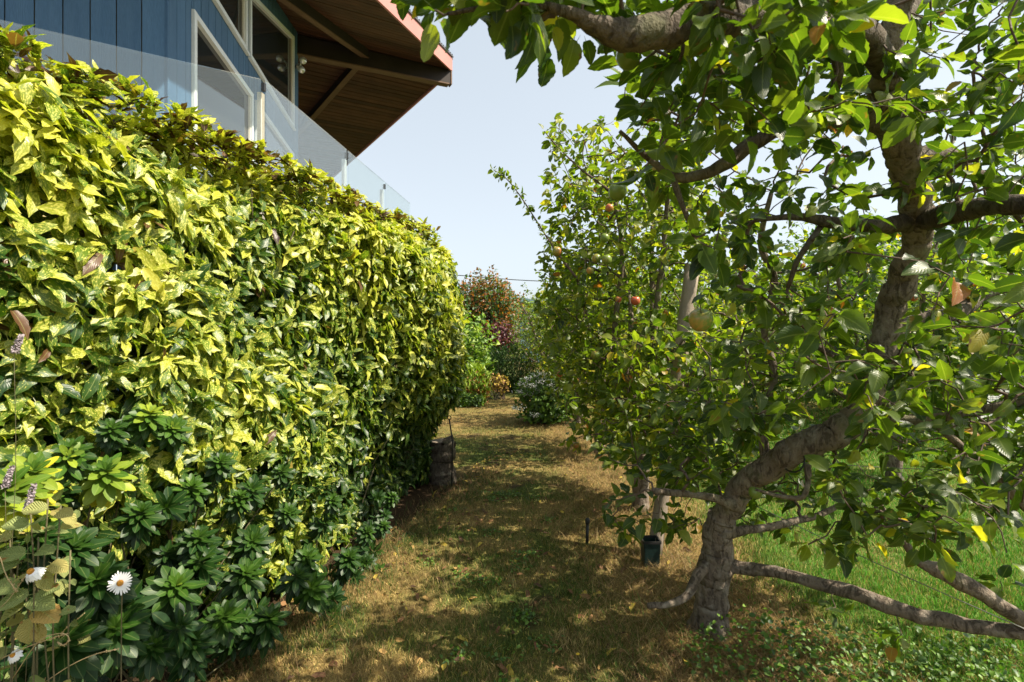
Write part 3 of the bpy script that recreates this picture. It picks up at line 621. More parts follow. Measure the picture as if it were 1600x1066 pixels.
# ------------------------------------------------------------------ the speckled hedge
def hedge():
    root = empty('hedge', (-1.9, 3.5, 0), 'tall clipped hedge of yellow speckled green leaves beside the house', 'hedge')
    y0, y1 = .9, 6.1
    def shoots(n, depth):
        y = y0 + (y1 - y0) * rng.random(n) ** .9; z = rng.uniform(.05, 2.72, n); bulge = .10 * np.sin(y * 2.3 + z * 1.7) + .12 * (fbm(y, z, .5, 4) - .5)
        ztop = 2.60 + .02 * y + .10 * fbm(y, y * 0, .5, 8)
        rnd = np.clip((z - 2.35) / .35, 0, 1) ** 2 * .28                      # rounded shoulder
        endr = np.clip((y - 5.75) / .4, 0, 1) ** 2 * .4                       # rounded end
        low = -np.clip((1.0 - z) / .5, 0, 1) * .13
        top2 = np.clip((z - .9) / .6, 0, 1) * .17 * np.clip((y - 3.8) / 1.6, 0, 1)
        low = low - np.clip((y - 4.7) / .8, 0, 1) * np.clip((1.0 - z) / .4, 0, 1) * .20
        X = hx(y) + bulge - rnd - endr + low + top2 - depth * rng.random(n)
        P = np.stack([X, y, np.minimum(z, ztop)], 1)
        A = np.stack([np.ones(n), -.30 + .9 * np.clip((y - 5.6) / .5, 0, 1), .30 + 1.2 * np.clip((z - 2.3) / .3, 0, 1)], 1)
        return P, unit(unit(A) + rng.normal(0, .30, (n, 3)))
    Ps, As = [], []
    for n, dp in ((2950, .07), (2200, .30), (2200, .75)):
        P, A = shoots(n, dp); Ps.append(P); As.append(A)
    n = 900; y = rng.uniform(.9, 2.6, n); z = rng.uniform(.3, 2.5, n); Ps.append(np.stack([hx(y) - rng.uniform(.25, .9, n), y, z], 1)); As.append(unit(np.array([1, -.3, .3]) + rng.normal(0, .4, (n, 3))))
    # crown top
    n = 1500; y = rng.uniform(y0, 5.8, n); X = hx(y) - rng.uniform(.0, 1.2, n) ; z = 2.58 + .02 * y + .12 * fbm(X, y, .4, 6) - np.clip((y - 5.4), 0, 1) * .5
    Ps.append(np.stack([X, y, z], 1)); As.append(unit(np.array([.25, -.15, 1]) + rng.normal(0, .3, (n, 3))))
    # end of the hedge, facing down the garden, and its back
    n = 750; X = -.95 - rng.uniform(0, 1.1, n); z = rng.uniform(.05, 2.7, n); Ps.append(np.stack([X, 6.12 + .12 * rng.random(n), z], 1)); As.append(unit(np.array([.2, 1, .2]) + rng.normal(0, .3, (n, 3))))
    n = 900; y = rng.uniform(y0, 5.8, n); z = rng.uniform(.3, 2.7, n); Ps.append(np.stack([hx(y) - 1.2 + .1 * rng.random(n), y, z], 1)); As.append(unit(np.array([-1, 0, .3]) + rng.normal(0, .3, (n, 3))))
    P = np.vstack(Ps); A = np.vstack(As)
    # a thin, browned patch near the camera at the left
    thin = (P[:, 1] < 2.25) & (P[:, 2] > 1.2) & (P[:, 2] < 2.15); k = ~(thin & (rng.random(len(P)) < .3) & (P[:, 0] > hx(P[:, 1]) - .2)); P, A = P[k], A[k]
    # upright young shoots along the top
    k = 5 + rng.integers(0, 3, len(P)); idx = np.repeat(np.arange(len(P)), k); n = len(idx); a = rng.uniform(0, 6.283, n)
    Ax = A[idx]; U = unit(np.cross(Ax, np.array([0.1, .2, 1.]))); W_ = np.cross(Ax, U); rad = U * np.cos(a)[:, None] + W_ * np.sin(a)[:, None]
    el = rng.uniform(.05, .75, n)[:, None]; D = unit(rad * (1 - el * .5) + Ax * el + np.array([0, 0, -.42]) * np.where(P[idx, 2] > 2.55, -.6, 1.)[:, None] + rng.normal(0, .12, (n, 3)))
    Nn = unit(Ax + np.array([0, 0, .55]) - rad * .25 + rng.normal(0, .22, (n, 3)))
    base = P[idx] + rng.normal(0, .012, (n, 3)) - Ax * rng.uniform(0, .05, n)[:, None]
    size = rng.uniform(.058, .138, n) * np.where(P[idx, 2] > 2.5, .8, 1)
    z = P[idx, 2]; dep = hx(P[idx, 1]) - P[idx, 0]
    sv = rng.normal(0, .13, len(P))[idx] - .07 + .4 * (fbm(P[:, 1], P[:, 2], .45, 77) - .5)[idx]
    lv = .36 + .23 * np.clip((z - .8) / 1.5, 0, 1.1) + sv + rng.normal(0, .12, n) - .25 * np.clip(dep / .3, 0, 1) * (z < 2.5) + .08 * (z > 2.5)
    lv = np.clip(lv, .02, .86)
    dead = (rng.random(n) < .006 + .30 * (z > 2.53 + .02 * P[idx, 1])) ; lv[dead] = rng.uniform(.915, .99, dead.sum())
    pat = (P[idx, 1] < 2.3) & (z > 1.5) & (z < 2.2) & (rng.random(n) < .05); lv[pat] = rng.uniform(.91, .95, pat.sum())
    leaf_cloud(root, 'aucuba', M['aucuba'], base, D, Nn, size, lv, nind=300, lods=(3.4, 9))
    # stems behind the leaves
    n = 900; y = rng.uniform(y0, 5.7, n); x = hx(y) - rng.uniform(.25, .9, n); z0 = rng.uniform(0, 2.0, n); a = np.stack([x, y, z0], 1)
    b_ = a + np.stack([rng.normal(.08, .1, n), rng.normal(0, .12, n), rng.uniform(.3, .65, n)], 1); prisms(a, b_, np.full(n, .008), np.full(n, .005), 'stems', M['stem'], root)
hedge()

# ------------------------------------------------------------------ dark rosette shrubs in front of the hedge
def rosette(c, ax, Rr, lvb, n=54):
    i = np.arange(n); f = i / (n - 1); a = i * 2.39996 + random.uniform(0, 6); ax = unit(np.array(ax, float)); U = unit(np.cross(ax, (0.1, .3, 1))); W_ = np.cross(ax, U)
    rad = U * np.cos(a)[:, None] + W_ * np.sin(a)[:, None]; el = (1.2 - 2.0 * f ** .9)[:, None]
    D = unit(rad * np.cos(el) + ax * np.sin(el) + rng.normal(0, .07, (n, 3))); Nn = unit(ax * np.cos(el) - rad * np.sin(el) * .9 + rng.normal(0, .07, (n, 3)))
    P = np.array(c) - ax * (f ** 1.6 * .11)[:, None] * Rr / .07; size = Rr * 1.42 * random.uniform(.78, 1.2) * (.38 + .62 * np.minimum(1, f * 2.2)); grad = (.30 * f - .22) if lvb > .8 else (-.16 * f + .18 * (1 - f) ** 3)
    lv = np.clip(lvb + grad + rng.normal(0, .05, n), 0, 1)
    return P, D, Nn, size * rng.uniform(.85, 1.12, n), lv
ros = [  # px, py, offset from hedge face, leaf length, tint
 [(52, 735, .22, .075, .93), (12, 760, .24, .07, .88), (165, 735, .17, .062, .86), (235, 645, .08, .06, .70), (270, 668, .10, .055, .58), (175, 668, .10, .055, .45), (110, 700, .15, .06, .5)],
 [(300, 760, .15, .062, .52), (375, 775, .15, .062, .5), (220, 800, .2, .066, .42), (440, 735, .12, .055, .45), (115, 855, .30, .066, .34), (345, 720, .12, .06, .45), (60, 830, .3, .066, .35), (395, 845, .2, .06, .4), (310, 840, .22, .06, .36), (450, 800, .17, .06, .46)],
 [(150, 905, .34, .07, .33), (180, 980, .38, .078, .42), (275, 915, .32, .068, .52), (350, 962, .34, .07, .50), (385, 895, .28, .066, .46), (240, 1010, .38, .07, .30), (420, 965, .34, .066, .36), (95, 1000, .4, .07, .33), (300, 1000, .38, .068, .3)],
 [(485, 918, .30, .068, .54), (480, 870, .24, .062, .46), (590, 895, .28, .066, .50), (520, 960, .32, .062, .36), (575, 830, .22, .056, .44), (520, 780, .16, .054, .46), (615, 775, .17, .054, .50), (545, 870, .25, .06, .38), (640, 840, .22, .05, .38), (560, 935, .3, .058, .3), (600, 820, .2, .05, .42)]]
labs = ['yellowing glossy whorled shrub at far left under the speckled hedge', 'dark green whorled shrub set into the middle of the hedge face', 'low dark glossy whorled shrub behind the white daisy', 'dark glossy whorled shrub nearest the path at the hedge foot']
def bulge_y(px, off):
    off = off + .07
    return (-2.244 + off) / ((px - 800) / 800 - .27)
for gi, (grp, lab) in enumerate(zip(ros, labs)):
    pts = []
    for (px, py, off, ll, tint) in grp:
        y = bulge_y(px, off); pts.append((at(px, py, y), ll, tint))
    cx = np.mean([p[0] for p in pts], 0); root = empty('whorled_shrub', (cx[0] - .1, cx[1] + .05, 0), lab, 'shrub', 'dark whorled shrubs along the hedge foot')
    Pa, Da, Na, Sa, La = [], [], [], [], []; stems = []
    for (c, ll, tint) in pts:
        ax = unit(np.array([.42, -.45, .75]) + rng.normal(0, .14, 3)); c2 = c
        q = rosette(c2, ax, ll, tint); [l_.append(v) for l_, v in zip((Pa, Da, Na, Sa, La), q)]
        stems.append((c2 - ax * .04, c2 - ax * .10 + (-.10, .05, -.08), np.array([root.location.x - .22 + rng.normal(0, .05), root.location.y + .1 + rng.normal(0, .05), 0])))
    # fillers behind and between
    nf = 15 if gi else 8
    for k in range(nf):
        c, ll, tint = pts[rng.integers(len(pts))]; c2 = c + (rng.normal(-.06, .05), rng.normal(.04, .08), rng.normal(-.07, .06)); c2[2] = max(.05, c2[2])
        q = rosette(c2, unit(np.array([.5, -.35, .6]) + rng.normal(0, .3, 3)), ll * .95, tint * .7, 30); [l_.append(v) for l_, v in zip((Pa, Da, Na, Sa, La), q)]
    leaf_cloud(root, 'rosette', M['rosette'], np.vstack(Pa), np.vstack(Da), np.vstack(Na), np.concatenate(Sa), np.concatenate(La), nind=290, lods=(5, 9))
    for a, b_, c_ in stems: MB().tube(spline([a, b_, c_], 4), .0035, 5).build('stem', M['stem'], root, True)

# ------------------------------------------------------------------ felted leaf plant, daisies and flower spikes at the left
def left_plants():
    root = empty('felted_plant', at(45, 1066, 1.45) * (1, 1, 0), 'grey green felty leaved plant with yellowing leaves at the bottom left corner', 'plant')
    P, D, Nn, Sz, Lv = [], [], [], [], []
    for (px, py, dx, dz, s, l_) in ((60, 860, .8, .1, .055, .3), (40, 865, -.8, .15, .06, .35), (80, 880, .9, -.1, .05, .8), (30, 880, -.9, -.1, .055, .25), (48, 845, .1, .6, .04, .3), (65, 895, .6, -.5, .05, .7),
        (45, 930, -.9, -.1, .07, .5), (50, 935, .9, .0, .07, .5), (40, 945, -1, -.45, .08, .62), (58, 950, .9, -.2, .075, .93), (48, 965, .1, -1, .06, .8), (30, 920, -.6, .3, .06, .4), (70, 925, .7, .4, .05, .35), (60, 975, .4, -.9, .045, .85),
        (55, 815, .5, .3, .045, .3), (45, 820, -.6, .2, .05, .5), (90, 800, .7, .1, .05, .75), (75, 795, -.7, .1, .05, .6), (95, 780, .2, .5, .04, .4), (20, 840, -.7, 0, .05, .7)):
        P.append(at(px, py, 1.42)); D.append((dx, -.35, dz)); Nn.append((0, -.55, .8)); Sz.append(s * 1.15); Lv.append(l_)
    n = 110; 
    for k in range(n):
        px, py = rng.uniform(-60, 120), rng.uniform(780, 1100); P.append(at(px, py, rng.uniform(1.42, 1.62))); D.append(rng.normal(0, 1, 3) * (1, .5, .6)); Nn.append(np.array([0, -.4, 1]) + rng.normal(0, .3, 3)); Sz.append(rng.uniform(.025, .055)); Lv.append(rng.uniform(0, .85))
    leaf_cloud(root, 'round', M['felt'], np.array(P), np.array(D, float), np.array(Nn, float), np.array(Sz), np.array(Lv), nind=70)
    for k in range(9):
        px = [48, 60, 30, 95, 15, 75, 40, 8, 110][k]; top = [800, 840, 850, 790, 830, 780, 930, 900, 860][k]; b_ = at(px + rng.uniform(-15, 15), 1140, 1.45); a = at(px, top, 1.45)
        MB().tube(spline([b_, (a + b_) / 2 + rng.normal(0, .01, 3), a], 5), .0022, 5).build('stem', M['stem'], root, True)
    # flower spikes
    for (px, py, L, lab) in ((42, 798, .075, 'faded lilac flower spike standing above the grey green leaves'), (8, 762, .06, 'pale lilac flower spike cut by the left edge of the view'), (22, 552, .05, 'small lilac flower spike against the hedge at the left edge, highest of the three')):
        c = at(px, py, 1.42); b2 = at(px - 6, 1130 if py > 600 else 900, 1.46); e = empty('flower_spike', b2, lab, 'flower', 'lilac flower spikes at the left edge')
        MB().tube(spline([b2, (b2 + c) / 2 + (.01, 0, 0), c], 5), .0008, 5).build('stem', M['stem'], e, True)
        mb = MB()
        for k in range(90):
            f = k / 90; a = k * 2.4; r = .008 * (1 - f * .5); q = c + np.array([math.cos(a) * r, math.sin(a) * r, f * L]) + (f * .02, 0, 0)
            mb.box(q, (.0045, .0045, .0045), unit(rng.normal(size=3)), unit(rng.normal(size=3)), unit(rng.normal(size=3)))
        mb.build('florets', M['lilac'], e)['kind'] = 'stuff'
    # daisies
    for (px, py, d, r, nax, droop, lab) in ((188, 911, 1.50, .033, (.25, -1, .25), .0, 'white daisy fully open with narrow petals against dark green leaves'),
                                          (48, 893, 1.36, .030, (-.1, -.62, .78), 1.0, 'white daisy with drooping petals in front of the felty leaves'),
                                          (20, 1024, 1.40, .022, (0, -.75, .65), .7, 'small white daisy lowest in the bottom left corner')):
        c = at(px, py, d); nax = unit(np.array(nax)); U = unit(np.cross(nax, (0, 0, 1))); W_ = np.cross(nax, U)
        e = empty('daisy', (c[0] - .03, c[1] + .04, 0), lab, 'daisy', 'white daisies at the bottom left')
        MB().tube(spline([np.array([c[0] - .03, c[1] + .04, 0]), c - (.02, -.03, .2), c - nax * .012], 6), .0016, 5).build('stem', M['stem'], e, True)
        np_ = 25 if droop == 0 else 18
        V, F = [], []
        me = None
        for k in range(np_):
            a = 2 * math.pi * k / np_ + random.uniform(-.06, .06); rd = U * math.cos(a) + W_ * math.sin(a); sd = np.cross(nax, rd); L = r * random.uniform(.88, 1.08); wq = r * (.075 if droop == 0 else .14)
            mb = MB(); pts_ = []
            for f, ww in ((.22, .5), (.55, 1), (.85, 1), (1, .35)):
                q = c + rd * L * f * (1 - .25 * droop * f) - nax * (droop * f * f * L * .75 + random.uniform(0, .0006)); pts_ += [q - sd * wq * ww, q + sd * wq * ww]
            th = nax * .0006
            mb.add(pts_ + [p_ + th for p_ in pts_], [(i, i + 1, i + 3, i + 2) for i in (0, 2, 4)] + [(8 + i, 8 + i + 2, 8 + i + 3, 8 + i + 1) for i in (0, 2, 4)])
            mb.build('petal', M['petal'], e)
        mb = MB(); mb.tube([c - nax * .002, c + nax * .003, c + nax * .006, c + nax * .0075], [r * .27, r * .27, r * .2, r * .06], 14).build('flower_centre', M['disc'], e, True)
left_plants()
def dry_stems():
    for i, P in enumerate(([(0, 985), (60, 945), (110, 915), (160, 1000)], [(0, 1000), (70, 960), (95, 925), (108, 935), (100, 1005)], [(40, 1066), (110, 1010), (150, 985), (185, 950)], [(10, 1010), (110, 1000), (130, 980)])):
        pass
    e = empty('dry_grass_stalks', at(40, 1066, 1.5) * (1, 1, 0), 'bent straw coloured dry grass stalks with seed heads at the bottom left', 'grass')
    for P in ([(20, 1060, 1.42), (60, 1003, 1.36), (95, 990, 1.33), (108, 998, 1.33), (100, 1008, 1.33), (90, 1003, 1.33)], [(70, 1066, 1.45), (110, 1040, 1.45), (150, 1022, 1.45), (186, 1014, 1.45)], [(0, 1030, 1.4), (40, 1012, 1.38), (80, 998, 1.36), (106, 990, 1.34)],
              [(0, 870, 1.36), (10, 900, 1.36), (26, 924, 1.36)], [(60, 1100, 1.5), (90, 1000, 1.5), (130, 960, 1.5)], [(-10, 960, 1.4), (15, 935, 1.4), (40, 900, 1.4)]):
        Q = spline([at(*p) for p in P], 5); MB().tube(Q, .0012, 4).build('stalk', M['straw'], e, True)
        mb = MB()
        for k in range(14):
            q = Q[int(len(Q) * (.6 + .4 * k / 14)) if k < 13 else -1]; mb.box(q + rng.normal(0, .0015, 3), (.006, .0016, .0016), unit(rng.normal(size=3)), unit(rng.normal(size=3)), unit(rng.normal(size=3)))
        mb.build('seed_head', M['straw'], e)['kind'] = 'stuff'
    x = rng.uniform(-1.5, -.75, 2600); y = rng.uniform(1.2, 1.95, 2600); k = x > -y * 1.1; x, y = x[k], y[k]; n = len(x)
    col = np.where(rng.random(n)[:, None] < .5, [.05, .10, .02], [.30, .22, .10]) * rng.uniform(.6, 1.3, n)[:, None]
    blades('tall_grass', 'tall thin grass growing among the daisies at the bottom left', x, y, rng.uniform(.1, .42, n), rng.uniform(.0009, .0018, n), rng.uniform(.2, .9, n), col)
dry_stems()

# ------------------------------------------------------------------ apple trees
def apple_mesh():
    prof = [(.003, .78), (.14, .86), (.30, .93), (.42, .84), (.5, .62), (.49, .42), (.42, .2), (.28, .05), (.12, .0), (.02, .04)]
    mb = MB(); mb.lathe((0, 0, -.5), prof[::-1], 18); V = np.array(mb.V)
    me = mesh('apple', V, mb.F, smooth=True); me.materials.append(M['fruit'])
    mb = MB(); mb.tube([(0, 0, .3), (.02, 0, .5), (.05, .01, .72)], [.025, .02, .03], 6); m2 = mesh('stalk', mb.V, mb.F, smooth=True); m2.materials.append(M['twig']); return me, m2
AM, ASM = apple_mesh()
def add_apple(root, pos, dia, red):
    o = bpy.data.objects.new('apple', AM); COL.objects.link(o); o.parent = root; o.location = Vector(pos.tolist()) - wpos(root); o.scale = (dia, dia, dia * .95)
    o.rotation_euler = (rng.normal(0, .25), rng.normal(0, .25), rng.uniform(0, 6)); o.color = (red, 0, 0, 1)
    s = bpy.data.objects.new('stalk', ASM); COL.objects.link(s); s.parent = o

def grow(root, limbs, pts, leafn=5, lsize=(.05, .085), lvb=.45, nind=0, tw=.0016, lods=(2.9, 6.5), lvs=.22, spur=.05):
    """limbs: list of (points, radii). pts: shoot ends; each is joined to the nearest wood already grown, then leafed"""
    lp = np.vstack([l_[0] for l_ in limbs]); lr = np.concatenate([l_[1] for l_ in limbs])
    d = np.array([np.min(np.sum((lp - p) ** 2, 1)) for p in pts]); pts = pts[np.argsort(d)]
    n = len(pts); nodes = np.vstack([lp, pts]); m0 = len(lp); par = np.zeros(n, int)
    for i in range(n):
        dd = np.sum((nodes[:m0 + i] - pts[i]) ** 2, 1); dd[:m0] *= .8; par[i] = int(np.argmin(dd))
    cnt = np.ones(m0 + n)
    for i in range(n - 1, -1, -1): cnt[par[i]] += cnt[m0 + i] * (par[i] >= m0)
    r = tw * np.sqrt(cnt[m0:]) + .0004; A = nodes[par]; B_ = pts
    rp = np.where(par >= m0, tw * np.sqrt(cnt[par]) + .0004, r * 1.25); rp = np.minimum(rp, r * 1.7)
    L = np.linalg.norm(B_ - A, axis=1)[:, None]; q1 = A + (B_ - A) * .35 + rng.normal(0, .07, A.shape) * L + np.array([0, 0, .05]) * L; q2 = A + (B_ - A) * .7 + rng.normal(0, .07, A.shape) * L
    PA = np.vstack([A, q1, q2]); PB = np.vstack([q1, q2, B_]); ra = np.concatenate([rp, rp * .67 + r * .33, rp * .33 + r * .67]); rb = np.concatenate([rp * .67 + r * .33, rp * .33 + r * .67, r])
    prisms(PA, PB, ra, rb, 'twigs', M['twig'], root, seg=5)
    # leaves: spurs along the twig as well as at its end
    f = rng.choice([.35, .55, .7, .85, 1, 1, 1], (n, leafn)); idx = np.repeat(np.arange(n), leafn); f = f.ravel()
    a_, q_1, q_2, b_ = A[idx], q1[idx], q2[idx], B_[idx]
    P = np.where((f < .36)[:, None], q_1, np.where((f < .72)[:, None], q_2, q_2 + (b_ - q_2) * ((f - .7) / .3)[:, None]))
    k = len(P); tdir = unit(b_ - a_); D = unit(unit(rng.normal(size=(k, 3))) * (1, 1, .7) + tdir * .45 + np.array([0, 0, -.12])); P = P + D * rng.uniform(.01, spur, k)[:, None]
    Nn = unit(np.array([.12, -.05, .8]) + rng.normal(0, .5, (k, 3))); size = rng.uniform(*lsize, k)
    lv = np.clip(lvb + rng.normal(0, lvs, k), .02, .90); s = rng.random(k); lv[s < .025] = rng.uniform(.9, .99, (s < .025).sum())
    leaf_cloud(root, 'apple', M['apple'], P, D, Nn, size, lv, nind=nind, lods=lods)
def limb_obj(root, name, rows, mat, seg=10, n=5, rough=.05, knots=0, wob=.006):
    Q = spline(rows, n); P, r = Q[:, :3], np.maximum(Q[:, 3], .002)
    w_ = rng.normal(0, 1, (len(P) + 2, 3)); w_ = (w_[:-2] + w_[1:-1] + w_[2:]) / 1.8
    P = P + w_ * np.minimum(wob, r * .12)[:, None]
    j = rng.normal(0, .07 if n < 8 else .022, len(r) + 4); r = r * (1 + np.convolve(j, [.2, .3, .3, .2], 'same')[2:-2])
    for k in range(knots):
        i = rng.integers(2, max(3, len(r) - 2)); r[i] *= 1.12; r[i - 1] *= 1.05
    mb = MB().tube(P, r, seg, 0); V = np.array(mb.V); n_ = len(P); C_ = np.repeat(P, seg, 0); off = V - C_
    fac = np.array([1 + .10 * mn.noise(Vector(v * 13)) + .05 * mn.noise(Vector(v * 40)) + rough * .5 * mn.noise(Vector(v * 110)) for v in V]); mb.V = [tuple(v) for v in (C_ + off * fac[:, None])]
    mb.build(name, mat, root, True); return P, r
def px_limb(rows): return [(*at(a, b_, d), r) for a, b_, d, r in rows]

def near_tree():
    root = empty('apple_tree', (at(1110, 985, 2.83)[0], 2.83, 0), 'nearest old apple tree with thick bent trunk and branches reaching over the camera', 'apple tree', 'apple trees in the row along the path')
    L = []
    b0 = at(1110, 985, 2.83)
    sl_ = .9; tr = [(b0[0] - .01, 2.83, -.05, .135), (b0[0] - .005, 2.83, .03, .112), (*at(1112, 950, 2.83), .098), (*at(1114, 900, 2.82), .098), (*at(1120, 868, 2.81), .092), (*at(1122, 838, 2.80), .085), (*at(1128, 808, 2.78), .086)]
    tr = [(a, b_, c_, q * .9) for a, b_, c_, q in tr]; L.append(limb_obj(root, 'trunk', tr, M['bark'], 28, 12, .06, 1, .003))
    main = [(1126, 815, 2.79, .078), (1150, 775, 2.72, .078), (1195, 735, 2.58, .080), (1250, 702, 2.45, .082), (1310, 672, 2.36, .078), (1352, 630, 2.32, .072), (1375, 570, 2.30, .070), (1390, 490, 2.26, .068), (1415, 420, 2.15, .066),
            (1436, 355, 2.05, .064), (1425, 285, 1.95, .068), (1400, 215, 1.86, .070), (1388, 140, 1.78, .062), (1392, 60, 1.70, .05), (1420, -40, 1.62, .045), (1440, -160, 1.6, .03)]
    main = [(a, b_, d, q * .80) for a, b_, d, q in main]
    L.append(limb_obj(root, 'branch', px_limb(main), M['bark'], 20, 10, .06, 5, .006))
    bl = [
     [(1396, 205, 1.86, .05), (1350, 180, 1.80, .034), (1300, 188, 1.78, .026), (1230, 196, 1.72, .024), (1180, 222, 1.7, .026), (1140, 252, 1.68, .024), (1105, 270, 1.68, .018), (1055, 276, 1.66, .015), (1010, 245, 1.64, .010), (968, 205, 1.6, .006)],
     [(1392, 110, 1.74, .045), (1350, 60, 1.52, .040), (1280, 38, 1.34, .036), (1200, 25, 1.22, .034), (1120, 30, 1.12, .036), (1050, 42, 1.06, .036), (985, 55, 1.02, .032), (935, 40, .99, .020), (890, 22, .97, .011), (830, 8, .95, .007), (760, 12, .93, .005), (700, 22, .9, .003)],
     [(1436, 350, 2.03, .045), (1490, 330, 1.85, .038), (1550, 322, 1.65, .032), (1640, 318, 1.45, .028), (1760, 310, 1.3, .02)],
     [(1430, 350, 2.04, .042), (1380, 352, 1.98, .028), (1310, 350, 1.9, .022), (1240, 338, 1.85, .014), (1180, 345, 1.8, .008)],
     [(1125, 888, 2.82, .05), (1165, 888, 2.74, .033), (1230, 898, 2.58, .030), (1330, 925, 2.38, .033), (1420, 958, 2.22, .032), (1500, 975, 2.12, .030), (1600, 985, 2.02, .030), (1740, 985, 1.95, .02)],
     [(1640, 1000, 2.0, .034), (1590, 965, 2.0, .032), (1530, 925, 2.02, .030), (1470, 893, 2.05, .028), (1432, 873, 2.1, .020), (1395, 820, 2.14, .012), (1372, 780, 2.15, .007)],
     [(1108, 878, 2.80, .035), (1090, 900, 2.72, .026), (1072, 930, 2.66, .023), (1045, 944, 2.62, .018), (1012, 947, 2.60, .014)],
     [(1135, 800, 2.78, .04), (1150, 793, 2.70, .03), (1120, 781, 2.63, .021), (1075, 772, 2.56, .018), (1022, 767, 2.50, .017)],
     [(1130, 835, 2.80, .04), (1165, 828, 2.8, .024), (1230, 818, 2.85, .020), (1290, 800, 2.92, .016), (1350, 770, 3.0, .010)],
     [(1350, 640, 2.31, .04), (1420, 658, 2.2, .022), (1480, 650, 2.1, .018), (1540, 640, 2.0, .02), (1620, 622, 1.9, .018), (1700, 600, 1.8, .01)],
     [(1455, 655, 2.15, .016), (1500, 695, 2.12, .017), (1545, 732, 2.08, .018), (1600, 790, 2.05, .018), (1680, 860, 2.0, .014)],
     [(1385, 520, 2.28, .05), (1430, 500, 2.42, .040), (1490, 492, 2.6, .036), (1540, 460, 2.8, .034), (1610, 438, 2.95, .028), (1720, 400, 3.1, .02)],
     [(1418, 260, 1.92, .05), (1465, 240, 2.0, .034), (1510, 262, 2.1, .028), (1560, 300, 2.2, .022), (1610, 360, 2.3, .014)],
     [(1390, 110, 1.75, .04), (1400, 60, 1.9, .03), (1425, 10, 2.0, .024), (1450, -60, 2.1, .018)],
     [(1372, 575, 2.3, .03), (1310, 560, 2.35, .016), (1250, 530, 2.4, .012), (1190, 540, 2.45, .009)],
     [(1200, 732, 2.57, .03), (1190, 660, 2.6, .02), (1210, 590, 2.6, .018), (1195, 520, 2.6, .02), (1210, 440, 2.55, .018), (1190, 380, 2.5, .016), (1205, 300, 2.4, .010)],
     [(1262, 725, 2.40, .016), (1262, 760, 2.36, .012), (1250, 778, 2.34, .012), (1215, 775, 2.36, .009), (1180, 765, 2.38, .006)],
     [(1290, 190, 1.78, .016), (1310, 120, 1.6, .014), (1300, 60, 1.45, .012)], [(1050, 275, 1.66, .010), (1070, 330, 1.66, .008), (1085, 370, 1.66, .006)],
     [(1290, 345, 1.9, .012), (1250, 400, 1.9, .010), (1230, 450, 1.92, .008)]]
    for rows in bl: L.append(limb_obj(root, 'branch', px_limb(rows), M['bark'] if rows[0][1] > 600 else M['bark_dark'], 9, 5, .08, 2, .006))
    def region(n, x0, x1, y0, y1, d0, d1, edge=None):
        px = rng.uniform(x0, x1, n); py = rng.uniform(y0, y1, n); d = rng.uniform(d0, d1, n)
        if edge is not None: k = edge(px, py); px, py, d = px[k], py[k], d[k]
        return np.stack([(px - 800) / 800 * d, d, EYE - (py - 533) / 800 * d], 1)
    left = lambda x, y: x > np.interp(y, [-100, 60, 120, 200, 300, 380, 520, 700, 800], [600, 840, 960, 1010, 980, 1060, 1100, 1120, 1150])
    pts = [region(110, 1030, 1230, 540, 830, 2.97, 3.4), region(45, 1180, 1420, 640, 800, 2.9, 3.3), region(34, 625, 860, -110, 30, .85, 1.1), region(75, 860, 1300, -120, 70, .9, 1.5), region(50, 940, 1330, 40, 240, 1.15, 1.8, left), region(165, 1000, 1640, 0, 420, 1.4, 2.5, left), region(170, 1060, 1640, 280, 700, 1.7, 2.9, left),
           region(34, 1250, 1640, -60, 300, 1.2, 1.9), region(34, 1250, 1460, 700, 860, 1.7, 2.1), region(30, 1420, 1640, 660, 880, 1.4, 2.0), region(46, 940, 1110, 640, 830, 2.45, 2.85), region(24, 1150, 1300, 640, 760, 2.4, 2.9),
           region(150, 1060, 1640, 400, 720, 2.2, 3.1), region(55, 1150, 1640, 500, 760, 1.7, 2.6), region(18, 1270, 1640, 880, 1010, 1.9, 2.4), region(26, 1230, 1640, 430, 640, 1.35, 1.7)]
    # the part of the crown outside the picture, above and right
    n = 80; o = np.stack([rng.uniform(.8, 3.2, n), rng.uniform(.9, 3.6, n), rng.uniform(2.4, 3.15, n)], 1); pts.append(o)
    n = 120; o = np.stack([rng.uniform(2.2, 3.2, n), rng.uniform(.8, 3.0, n), rng.uniform(.8, 2.8, n)], 1); pts.append(o)
    P = np.vstack(pts); P = P[P[:, 1] > .78]
    qx = 800 + 800 * P[:, 0] / P[:, 1]; qy = 533 - 800 * (P[:, 2] - EYE) / P[:, 1]; kill = np.zeros(len(P), bool)
    for line, wd_ in (([(1126, 1000), (1126, 815), (1195, 735), (1250, 702), (1275, 690)], 58), ([(1125, 888), (1230, 898), (1330, 925), (1420, 958), (1600, 985)], 34), ([(1100, 885), (1060, 935), (1010, 947)], 34), ([(1150, 795), (1030, 768)], 26), ([(1600, 975), (1470, 893)], 30), ([(1392, 480), (1436, 360)], 50), ([(1180, 222), (1105, 270)], 30), ([(1150, 830), (1290, 800)], 26)):
        for (ax_, ay_), (bx_, by_) in zip(line[:-1], line[1:]):
            f = np.clip(((qx - ax_) * (bx_ - ax_) + (qy - ay_) * (by_ - ay_)) / ((bx_ - ax_) ** 2 + (by_ - ay_) ** 2), 0, 1)
            kill |= np.hypot(qx - ax_ - f * (bx_ - ax_), qy - ay_ - f * (by_ - ay_)) < wd_
    P = P[~(kill & (P[:, 1] < 2.95))]; qx = 800 + 800 * P[:, 0] / P[:, 1]; qy = 533 - 800 * (P[:, 2] - EYE) / P[:, 1]; P = P[~((np.abs(qx - 1072) < 30) & (np.abs(qy - 455) < 60))]
